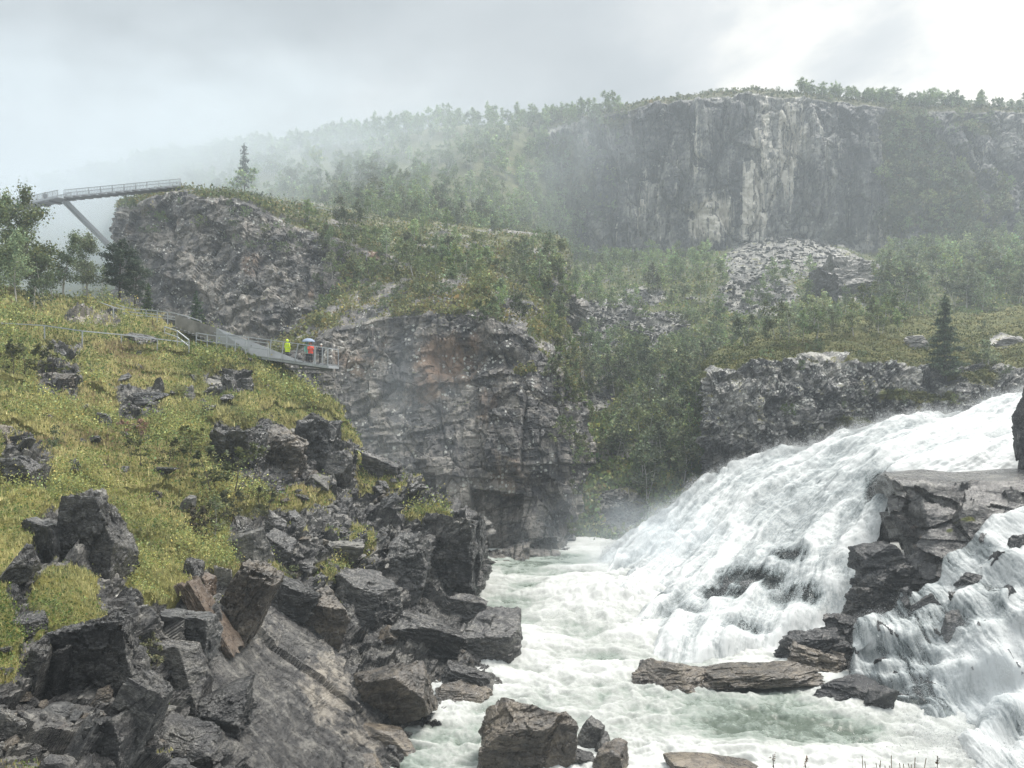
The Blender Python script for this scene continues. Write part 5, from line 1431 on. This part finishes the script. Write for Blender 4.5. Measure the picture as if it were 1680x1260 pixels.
for nm, sh, w_, n_, sz, cl, lab in (('scrub', hs, np.clip(S['hill_r'] - .35, 0, 1) * inpoly(hs.u, hs.v, [(850, 380), (1740, 360), (1740, 600), (1160, 640), (1160, 920), (930, 920)]), 60000, .14, [(0.064, 0.088, 0.029), (0.104, 0.136, 0.042), (0.152, 0.176, 0.056), (0.224, 0.184, 0.080)], 'low scrub and heather between the boulders of the hillside'),
                                    ('scrub', kn, np.clip(S['knoll_r'] - .35, 0, 1), 32000, .11, [(0.072, 0.096, 0.032), (0.120, 0.144, 0.045), (0.176, 0.176, 0.064), (0.240, 0.160, 0.080)], 'low scrub over the dark crag'),
                                    ('scrub', wl, np.clip(S['wall_r'] - .35, 0, 1), 26000, .085, [(0.064, 0.088, 0.029), (0.112, 0.136, 0.042), (0.160, 0.176, 0.056), (0.208, 0.192, 0.080)], 'low scrub on top of the gorge wall'),
                                    ('scrub', cf, np.clip(S['cliff_r'] - .42, 0, 1), 30000, .26, [(0.064, 0.088, 0.029), (0.112, 0.136, 0.042), (0.160, 0.176, 0.056), (0.240, 0.192, 0.080)], 'scrub on the ledges of the high cliff')):
    build_stuff(nm, herb(sh, w_, n_, sz, cl, 310 + n_ % 7, .25), M_LEAF, lab, 'scrub')

# ---- dry stalks poking up in the very front
for i, (u, hp, lab) in enumerate([(1272, 22, 'left one of the dry stalks at the bottom edge'), (1316, 17, 'short leaning dry stalk at the bottom edge'), (1535, 20, 'rightmost dry stalk at the bottom edge')]):
    d0 = 9.0
    p0 = pt(u, 1330, d0); h = (70 + hp) * d0 / F
    rr = np.random.default_rng(600 + i)
    z = np.linspace(0, 1, 6)[:, None]
    path = np.array([0, 0, 0]) + np.array([rr.normal(0, .1), 0, 1]) * h * z
    e = link('dry_stalk', None, loc=p0); tag(e, lab, 'plant', 'dry stalks at the bottom edge')
    tv, tf = tube(path, np.full(6, .004), 4)
    link('stem', make_mesh('stem', tv, tf, M_DARKBARK), e)
    C = path[-1] * rr.uniform(.72, 1.0, (26, 1)) + rr.normal(0, .012, (26, 3))
    V, Fc, cc = leaves(C, .011, rr, 0, (.12, .07, .03))
    link('seed_head', make_mesh('seed_head', V, Fc, M_GRASS, attrs={'tint': cc}), e)
p0 = pt(1475, 1345, 9.0)
rr = np.random.default_rng(611)
e = link('grass_tuft', None, loc=p0); tag(e, 'tuft of dry grass heads between the stalks at the bottom edge', 'plant')
parts = []
for i in range(26):
    x = rr.normal(0, .16); z = np.linspace(0, 1, 4)[:, None]
    path = np.array([x, rr.normal(0, .1), 0]) + np.array([rr.normal(0, .12), 0, 1]) * rr.uniform(.55, .68) * z
    parts.append(tube(path, np.linspace(.003, .005, 4), 3))
tv, tf = join(parts)
link('blades', make_mesh('blades', tv, tf, simple_mat('dry_grass', (.20, .15, .09), .8)), e)
# ------------------------------------------------------------------ step bridge, walkway, fences, people
M_STEEL = simple_mat('galvanised_steel', (.42, .44, .46), .5, .3)
M_PLATE = simple_mat('grey_plate', (.36, .37, .38), .55, .2, .12, 2)
M_PLATE2 = simple_mat('weathered_plate', (.20, .19, .175), .75, .0, .4, 1.2)
M_DECK = simple_mat('dark_grating', (.20, .205, .21), .7, .2)


def bar(a, b, w, h=None, up=(0, 0, 1)):
    """rectangular bar from a to b"""
    a, b = np.asarray(a, float), np.asarray(b, float); h = h or w
    t_ = b - a; L = np.linalg.norm(t_); t_ = t_ / L
    s_ = np.cross(t_, up)
    if np.linalg.norm(s_) < 1e-3: s_ = np.cross(t_, (1, 0, 0))
    s_ /= np.linalg.norm(s_); n_ = np.cross(s_, t_)
    V = [p + s_ * x * w / 2 + n_ * y * h / 2 for p in (a, b) for x, y in ((-1, -1), (1, -1), (1, 1), (-1, 1))]
    return np.array(V), np.array([(0, 1, 2, 3), (7, 6, 5, 4), (0, 4, 5, 1), (1, 5, 6, 2), (2, 6, 7, 3), (3, 7, 4, 0)])


def part(name, parts, mat, parent, smooth=False):
    V, Fc = join(parts)
    V = V - np.array(parent.location)
    return link(name, make_mesh(name, V, Fc, mat, smooth), parent)


def plate(quad, th, nrm):
    q = np.asarray(quad, float); n_ = np.asarray(nrm, float) * th
    n = len(q)
    V = np.concatenate([q, q + n_])
    Fc = [(i, (i + 1) % n, n + (i + 1) % n, n + i) for i in range(n)]
    caps = [(0, 1, 2, 3), (7, 6, 5, 4)]
    return V, np.array(Fc + caps)


# step bridge high on the left
A, Bp, Cp = pt(106, 327, 128), pt(296, 308, 135), pt(-70, 362, 150)
root = link('step_bridge', None, loc=Bp); tag(root, 'slender grey step bridge spanning the misty gorge at upper left', 'bridge')
upv = np.array([0, 0, 1.])
def span(a, b, nseg):
    t_ = (b - a); t_[2] = 0; t_ /= np.linalg.norm(t_); side = np.cross(t_, upv) * 1.0
    if side[1] < 0: side = -side
    deck, rails, posts, mesh = [], [], [], []
    for i in range(nseg):
        p, q = a + (b - a) * i / nseg, a + (b - a) * (i + 1) / nseg
        zst = max(p[2], q[2])
        pa, qa = p.copy(), q.copy(); pa[2] = qa[2] = (p[2] + q[2]) / 2
        deck.append(bar(pa, qa, 2.2, .14)); deck.append(bar(pa - upv * .16, pa - upv * .16 + (qa - pa) * .3, 2.3, .16))
    for sg in (-1, 1):
        o_ = side * sg * 1.05
        rails += [bar(a + o_ + upv * 1.25, b + o_ + upv * 1.25, .09), bar(a + o_ + upv * .16, b + o_ + upv * .16, .10, .22)]
        n = int(np.linalg.norm(b - a) / 1.6)
        for i in range(n + 1):
            p = a + (b - a) * i / n + o_
            posts.append(bar(p, p + upv * 1.25, .07))
        n = int(np.linalg.norm(b - a) / .22)
        for i in range(n):
            p = a + (b - a) * i / n + o_
            mesh.append(bar(p + upv * .2, p + upv * 1.22, .035))
    return deck, rails, posts, mesh
d1, d2 = span(A, Bp, 14), span(Cp, A, 10)
part('deck', d1[0] + d2[0], M_DECK, root); part('handrail', d1[1] + d2[1], M_STEEL, root)
part('railing_mesh', d1[3] + d2[3], M_STEEL, root)['kind'] = 'stuff'
for q_ in d1[2] + d2[2]: part('railing_post', [q_], M_STEEL, root)
ft = pt(190, 414, 133.5)
part('strut', [bar(A - upv * .3 + np.array([dx, 0, 0]), ft + np.array([dx, 0, 0]), .22, .5) for dx in (-.32, .32)] + [bar(A - upv * .3 + (ft - A) * k + np.array([-.32, 0, 0]), A - upv * .3 + (ft - A) * (k + .04) + np.array([.32, 0, 0]), .1) for k in np.arange(.02, .95, .06)], M_STEEL, root)

# walkway with the viewing deck
near = [pt(288, 536, 76), pt(355, 560, 73.5), pt(415, 583, 72), pt(538, 600, 70.5)]
root = link('viewing_walkway', None, loc=near[3]); tag(root, 'grey metal walkway ending in a viewing deck over the gorge', 'walkway')
bk = np.array([.35, 2.6, 0])
dk = []
for i in range(3):
    a, b = near[i], near[i + 1]
    n = 10
    for k in range(n):
        p, q = a + (b - a) * k / n, a + (b - a) * (k + 1) / n
        z = (p[2] + q[2]) / 2
        p, q = p.copy(), q.copy(); p[2] = q[2] = z
        dk.append(bar(p + bk / 2 + np.array([0, .02, 0]), q + bk / 2 + np.array([0, .02, 0]), 2.55, .16))
part('deck', dk, M_DECK, root)
part('edge_beam', [bar(near[2] - upv * .12, near[3] - upv * .12, .12, .22), bar(near[3] - upv * .12, near[3] + bk - upv * .12, .12, .22)], M_STEEL, root)
def tri_plate(pts, mat, name):
    V, Fc = plate(pts, .05, (0, -1, 0))
    me_ = part(name, [(V, Fc)], mat, root)
    return me_
o_ = np.array([0, -.06, 0])
p0, p1, p2 = pt(288, 516, 76), pt(356, 538, 73.5), pt(506, 592, 70.9)
tri_plate([near[0] + o_, near[1] + o_, p1 + o_, p0 + o_], M_PLATE2, 'rear_parapet')
tri_plate([near[1] + o_ * 1.6, near[2] + o_ * 1.6, pt(500, 594.5, 70.95) + o_ * 1.6, p1 + o_ * 1.6], M_PLATE, 'front_parapet')
root.children[-2]['label'] = 'brown grey weathered parapet panel'
rl = [(352, 546, 73.4), (440, 557.5, 71.6), (490, 564, 71), (538, 571.5, 70.4)]
rp = [pt(*q) for q in rl]
part('handrail', [bar(rp[i], rp[i + 1], .07) for i in range(3)] + [bar(rp[3], rp[3] + bk, .07), bar(rp[3] + bk, rp[2] + bk, .06), bar(rp[2] + bk, rp[1] + bk, .06)], M_STEEL, root)
wires = []
for k in (.25, .45, .65, .85):
    for i in range(1, 3):
        z = np.array([0, 0, 1.]) * -1.3 * (1 - k)
        wires.append(bar(rp[i] + z, rp[i + 1] + z, .014))
part('wire_infill', wires, M_STEEL, root)
for u0, v0, u1, v1 in ((372, 548, 371, 568), (408, 553, 406, 578), (445, 558, 442, 582), (465, 561, 462, 590), (489, 564.5, 483, 594), (517, 568.5, 516, 598), (529, 570.5, 529, 599), (538, 571.5, 537.5, 600)):
    dd = np.interp(u1, [355, 415, 538], [73.3, 71.8, 70.3])
    part('railing_post', [bar(pt(u1, v1, dd), pt(u0, v0, dd), .08 if u0 != 517 else .14)], M_STEEL, root)
part('railing_post', [bar(near[3] + bk, rp[3] + bk, .08)], M_STEEL, root)
part('support_beam', [bar(near[2] + bk * .5 - upv * .25, near[3] + bk * .5 - upv * .25, .3, .25), bar(pt(440, 604, 72.6), near[3] + bk * .5 - upv * .35, .16, .16)], M_DECK, root)


def fence(name, tops, hpx, label, rails=(1.0,), dd=None, pw=.075, every=True):
    """posts on the slope under the given rail line"""
    P_ = []
    for (u, v) in tops:
        d0 = min(bank.at(u, v + hpx)[0][1] - .2, np.interp(u, *dd) if dd is not None and dd[1][0] < 100 else 1e9) if dd is None or dd[1][0] < 100 else np.interp(u, *dd)
        P_.append((pt(u, v, d0 - .15), pt(u, v + hpx, d0 - .15)))
    e = link(name, None, loc=P_[0][1]); tag(e, label, 'fence')
    for k, rail_n in zip(rails, ('top_rail', 'lower_rail', 'lower_rail')):
        part(rail_n, [bar(P_[i][1] + (P_[i][0] - P_[i][1]) * k, P_[i + 1][1] + (P_[i + 1][0] - P_[i + 1][1]) * k, .085) for i in range(len(P_) - 1)], M_STEEL, e)
    for a, b in P_: part('post', [bar(b - upv * .3, a, pw)], M_STEEL, e)
    return e


fence('fence', [(-60, 527), (4, 530), (73, 534), (135, 543), (199, 549), (258, 556), (309, 562)], 18, 'thin metal fence running across the grass from the left edge', dd=([-60, 309], [67, 71]))
fence('fence', [(270, 536), (291, 543), (310, 558)], 20, 'short fence section stepping down to the rock by the path', (1.0, .5), dd=([270, 310], [73, 71.5]))
fence('fence', [(322, 546), (340, 549), (355, 551), (372, 553), (386, 555), (403, 558), (440, 563)], 17, 'metal fence along the grass below the grey parapet', (1.0, .35), dd=([322, 440], [72.4, 71.0]))
fence('handrail', [(150, 482), (164, 496), (186, 504), (204, 508)], 14, 'curved handrail climbing toward the pines', dd=([150, 204], [81, 80]))
fence('handrail', [(183, 497), (204, 504), (222, 507), (240, 508), (258, 510), (275, 512), (292, 515), (310, 520), (330, 527)], 15, 'triple railed metal handrail above the grey parapet', (1.0, .6, .3), dd=([183, 330], [80, 76.5]))
f_ = fence('fence', [(520, 340), (560, 350), (610, 358)], 12, 'distant thin fence on the misty slope behind the crag', dd=([500, 620], [152, 156]))

# ---- people on the deck
def skin_body(name, chains, mat, parent):
    """one continuous skinned figure: chains of (x, y, z, r); the first point of later chains reuses the nearest vertex"""
    verts, edges, rads = [], [], []
    for ch in chains:
        prev = None
        for (x, y, z, r_) in ch:
            hit = None
            for i, q in enumerate(verts):
                if abs(q[0] - x) + abs(q[1] - y) + abs(q[2] - z) < 1e-4: hit = i
            if hit is None:
                verts.append((x, y, z)); rads.append(r_); hit = len(verts) - 1
            if prev is not None: edges.append((prev, hit))
            prev = hit
    me = bpy.data.meshes.new(name); me.from_pydata(verts, edges, []); me.materials.append(mat)
    o = link(name, me, parent)
    md = o.modifiers.new('skin', 'SKIN'); md.use_smooth_shade = True
    for i, sv in enumerate(me.skin_vertices[0].data):
        sv.radius = (rads[i][0], rads[i][1]) if isinstance(rads[i], tuple) else (rads[i], rads[i])
        sv.use_root = i == 0
    sb_ = o.modifiers.new('sub', 'SUBSURF'); sb_.levels = sb_.render_levels = 2
    return o


M_SKIN = simple_mat('skin', (.50, .33, .25), .6, vary=.05)
def cloth(n, c): return simple_mat(n, c, .75, vary=.12, scale=14)


def person(loc, yaw, label, jacket, legs, coat_len=.72, hood=None, hat=None, arms='down', h=1.72, group=None):
    k = h / 1.72
    e = link('person', None, loc=loc); e.rotation_euler = (0, 0, yaw); e.scale = (k, k, k)
    tag(e, label, 'person', group)
    J = lambda *a: a
    hand = []
    pel, che, nec = J(0, 0, .93, .13), J(0, 0, 1.30, .145), J(0, 0, 1.47, .055)
    ch = [[pel, J(0, 0, 1.10, .12), che, nec, J(0, -.01, 1.56, .075), J(0, -.015, 1.64, .088), J(0, -.01, 1.70, .055)]]
    legs_ = []
    for sx in (-1, 1):
        leg = [pel, J(sx * .095, 0, .86, .088), J(sx * .105, -.01, .48, .058), J(sx * .11, .01, .10, .040), J(sx * .115, -.11, .035, .036)]
        ch.append(leg); legs_.append(leg)
    arm_ = []
    for sx in (-1, 1):
        if arms == 'front' or (arms == 'hold' and sx > 0):
            a = [che, J(sx * .19, 0, 1.40, .058), J(sx * .25, -.07, 1.15, .046), J(sx * .13, -.28, 1.20 if arms == 'front' else 1.32, .034), J(sx * .10, -.34, 1.22 if arms == 'front' else 1.36, .030)]
        else:
            a = [che, J(sx * .19, 0, 1.40, .058), J(sx * .27, .02, 1.12, .046), J(sx * .28, -.05, .88, .033), J(sx * .27, -.07, .80, .030)]
        ch.append(a); arm_.append(a)
        w_ = np.array(a[-1][:3]); dirv_ = w_ - np.array(a[-2][:3]); dirv_ /= np.linalg.norm(dirv_)
        for f in range(4):
            off = np.array([0, (f - 1.5) * .018, 0]); b_ = w_ + dirv_ * .03 + off
            L = (.070, .08, .076, .058)[f]
            ch.append([a[-1], tuple(b_) + (.010,), tuple(b_ + dirv_ * L * .55) + (.009,), tuple(b_ + dirv_ * L + np.array([-sx * .015, 0, 0])) + (.008,)])
        th = w_ + np.array([-sx * .02, -.035, 0])
        ch.append([a[-1], tuple(th) + (.011,), tuple(th + dirv_ * .035) + (.009,)])
    skin_body('body', ch, M_SKIN, e)
    # face: nose and eyes
    P_, Fc = rock_shape(3, 5, cuts=0, jit=0, rough=0)
    link('nose', make_mesh('nose', P_ * np.array([.012, .02, .022]) + np.array([0, -.108, 1.625]), Fc, M_SKIN, True), e)
    for sx in (-1, 1):
        link('eye', make_mesh('eye', P_ * .011 + np.array([sx * .033, -.094, 1.65]), Fc, simple_mat('eye_dark', (.03, .025, .02), .3), True), e)
    # coat: a lofted shell over torso, and sleeves
    zs = np.linspace(coat_len, 1.47, 12)
    prof = np.interp(zs, [.5, .72, .95, 1.2, 1.36, 1.43, 1.47], [.235, .215, .205, .205, .215, .165, .085])
    an = np.linspace(0, 2 * math.pi, 20, endpoint=False)
    V = np.stack([np.cos(an)[None] * prof[:, None] * 1.08, np.sin(an)[None] * prof[:, None] * .78 + 0 * zs[:, None], zs[:, None] + 0 * an[None]], -1)
    V[..., :2] *= 1 + .05 * np.sin(an * 5 + 1)[None, :, None] * np.linspace(1, 0, 12)[:, None, None]
    Fc = [(i * 20 + j, i * 20 + (j + 1) % 20, (i + 1) * 20 + (j + 1) % 20, (i + 1) * 20 + j) for i in range(11) for j in range(20)]
    jk = [(V.reshape(-1, 3), np.array(Fc))]
    for a in arm_:
        q = np.array([x[:3] for x in a[1:-1]]); rr_ = np.array([x[3] for x in a[1:-1]]) * 1.35 + .012
        q2 = np.stack([np.interp(np.linspace(0, 2, 9), [0, 1, 2], q[:, i]) for i in range(3)], -1)
        jk.append(tube(q2, np.interp(np.linspace(0, 2, 9), [0, 1, 2], rr_), 10))
    Vj, Fj = join(jk)
    link('jacket', make_mesh('jacket', Vj, Fj, jacket, True), e)
    tp = []
    for leg in legs_:
        q = np.array([x[:3] for x in leg[1:4]]) + np.array([0, 0, .02]); rr_ = np.array([x[3] for x in leg[1:4]]) * 1.25 + .012
        q2 = np.stack([np.interp(np.linspace(0, 2, 9), [0, 1, 2], q[:, i]) for i in range(3)], -1)
        tp.append(tube(q2, np.interp(np.linspace(0, 2, 9), [0, 1, 2], rr_), 10))
    Vj, Fj = join(tp); link('trousers', make_mesh('trousers', Vj, Fj, legs, True), e)
    if hood or hat:
        m_ = hood or hat
        P_, Fc = _CD.get(12) or cube_dirs(12)
        q = P_ * np.array([.115, .135, .15]) + np.array([0, .015, 1.615])
        c = q[Fc].mean(1)
        keepf = ~((c[:, 1] < -.055) & (c[:, 2] < 1.70) & (np.abs(c[:, 0]) < .09)) if hood else c[:, 2] > 1.655
        link('hood' if hood else 'hat', make_mesh('hood', q, Fc[keepf], m_, True), e)
    else:
        P_, Fc = cube_dirs(12)
        q = P_ * np.array([.098, .11, .11]) + np.array([0, .012, 1.645]); c = q[Fc].mean(1)
        link('hair', make_mesh('hair', q, Fc[(c[:, 1] > -.03) | (c[:, 2] > 1.70)], simple_mat('hair_dark', (.04, .03, .022), .6), True), e)
    for leg in legs_:
        P_, Fc = rock_shape(2, 6, cuts=0, jit=.0, rough=0)
        link('shoe', make_mesh('shoe', P_ * np.array([.055, .14, .055]) + np.array([leg[-1][0], -.04, .045]), Fc, simple_mat('shoe_dark', (.03, .03, .032), .6), True), e)
    return e


YEL, RED, TEAL, DK, BLK = cloth('yellow_raincoat', (.62, .80, .02)), cloth('coral_jacket', (.82, .10, .06)), cloth('mint_jacket', (.25, .62, .52)), cloth('dark_jacket', (.03, .035, .045)), cloth('dark_trousers', (.035, .037, .045))
def stand(u, d, sink=0.0):
    x = (u - CU) / F * d
    # height of the deck below that place
    n2, n3 = near[2], near[3]
    k = np.clip((x - n2[0]) / (n3[0] - n2[0]), 0, 1)
    return np.array([x, d, n2[2] + (n3[2] - n2[2]) * k + .1 - sink])
person(stand(471.5, 73.0), 2.6, 'person in a bright yellow hooded raincoat on the walkway', YEL, BLK, .62, hood=YEL, h=1.74)
person(stand(509.5, 71.7), .5, 'person in a coral red jacket and dark trousers on the viewing deck', RED, BLK, .78, hood=RED, arms='front', h=1.70)
pu = person(stand(504.5, 72.3), .9, 'person in a mint green hooded jacket standing under the umbrella', TEAL, BLK, .72, hood=TEAL, arms='hold', h=1.70)
person(stand(527, 72.2), .2, 'person in dark clothes and a pale cap at the end of the viewing deck', DK, BLK, .78, hat=cloth('pale_cap', (.62, .60, .55)), arms='front', h=1.75)
# umbrella
pb = stand(506.5, 72.1) + np.array([0, -.1, 1.25])
e = link('umbrella', None, loc=pb); tag(e, 'blue grey umbrella held above the person in mint green', 'umbrella')
an = np.linspace(0, 2 * math.pi, 25)[:-1]; th = np.linspace(0, 1, 7)
V = np.stack([np.cos(an)[None] * .60 * np.sin(th * 1.25)[:, None] / math.sin(1.25), np.sin(an)[None] * .60 * np.sin(th * 1.25)[:, None] / math.sin(1.25), (.86 - .30 * (1 - np.cos(th * 1.25)) / (1 - math.cos(1.25)))[:, None] - .03 * th[:, None] ** 2 * np.abs(np.sin(an * 4))[None]], -1)
Fc = [(i * 24 + j, i * 24 + (j + 1) % 24, (i + 1) * 24 + (j + 1) % 24, (i + 1) * 24 + j) for i in range(6) for j in range(24)]
link('canopy', make_mesh('canopy', V.reshape(-1, 3), np.array(Fc), cloth('umbrella_cloth', (.20, .25, .34)), True), e)
tv, tf = tube([(0, 0, -.1), (0, 0, .3), (0, 0, .9)], [.012, .01, .008], 6)
link('shaft', make_mesh('shaft', tv, tf, M_STEEL), e)
# visitors on the step bridge
pp = A + (Cp - A) * .16
person(pp + upv * .08, .3, 'dark figure standing at the bend of the step bridge', DK, BLK, .7, h=1.75)
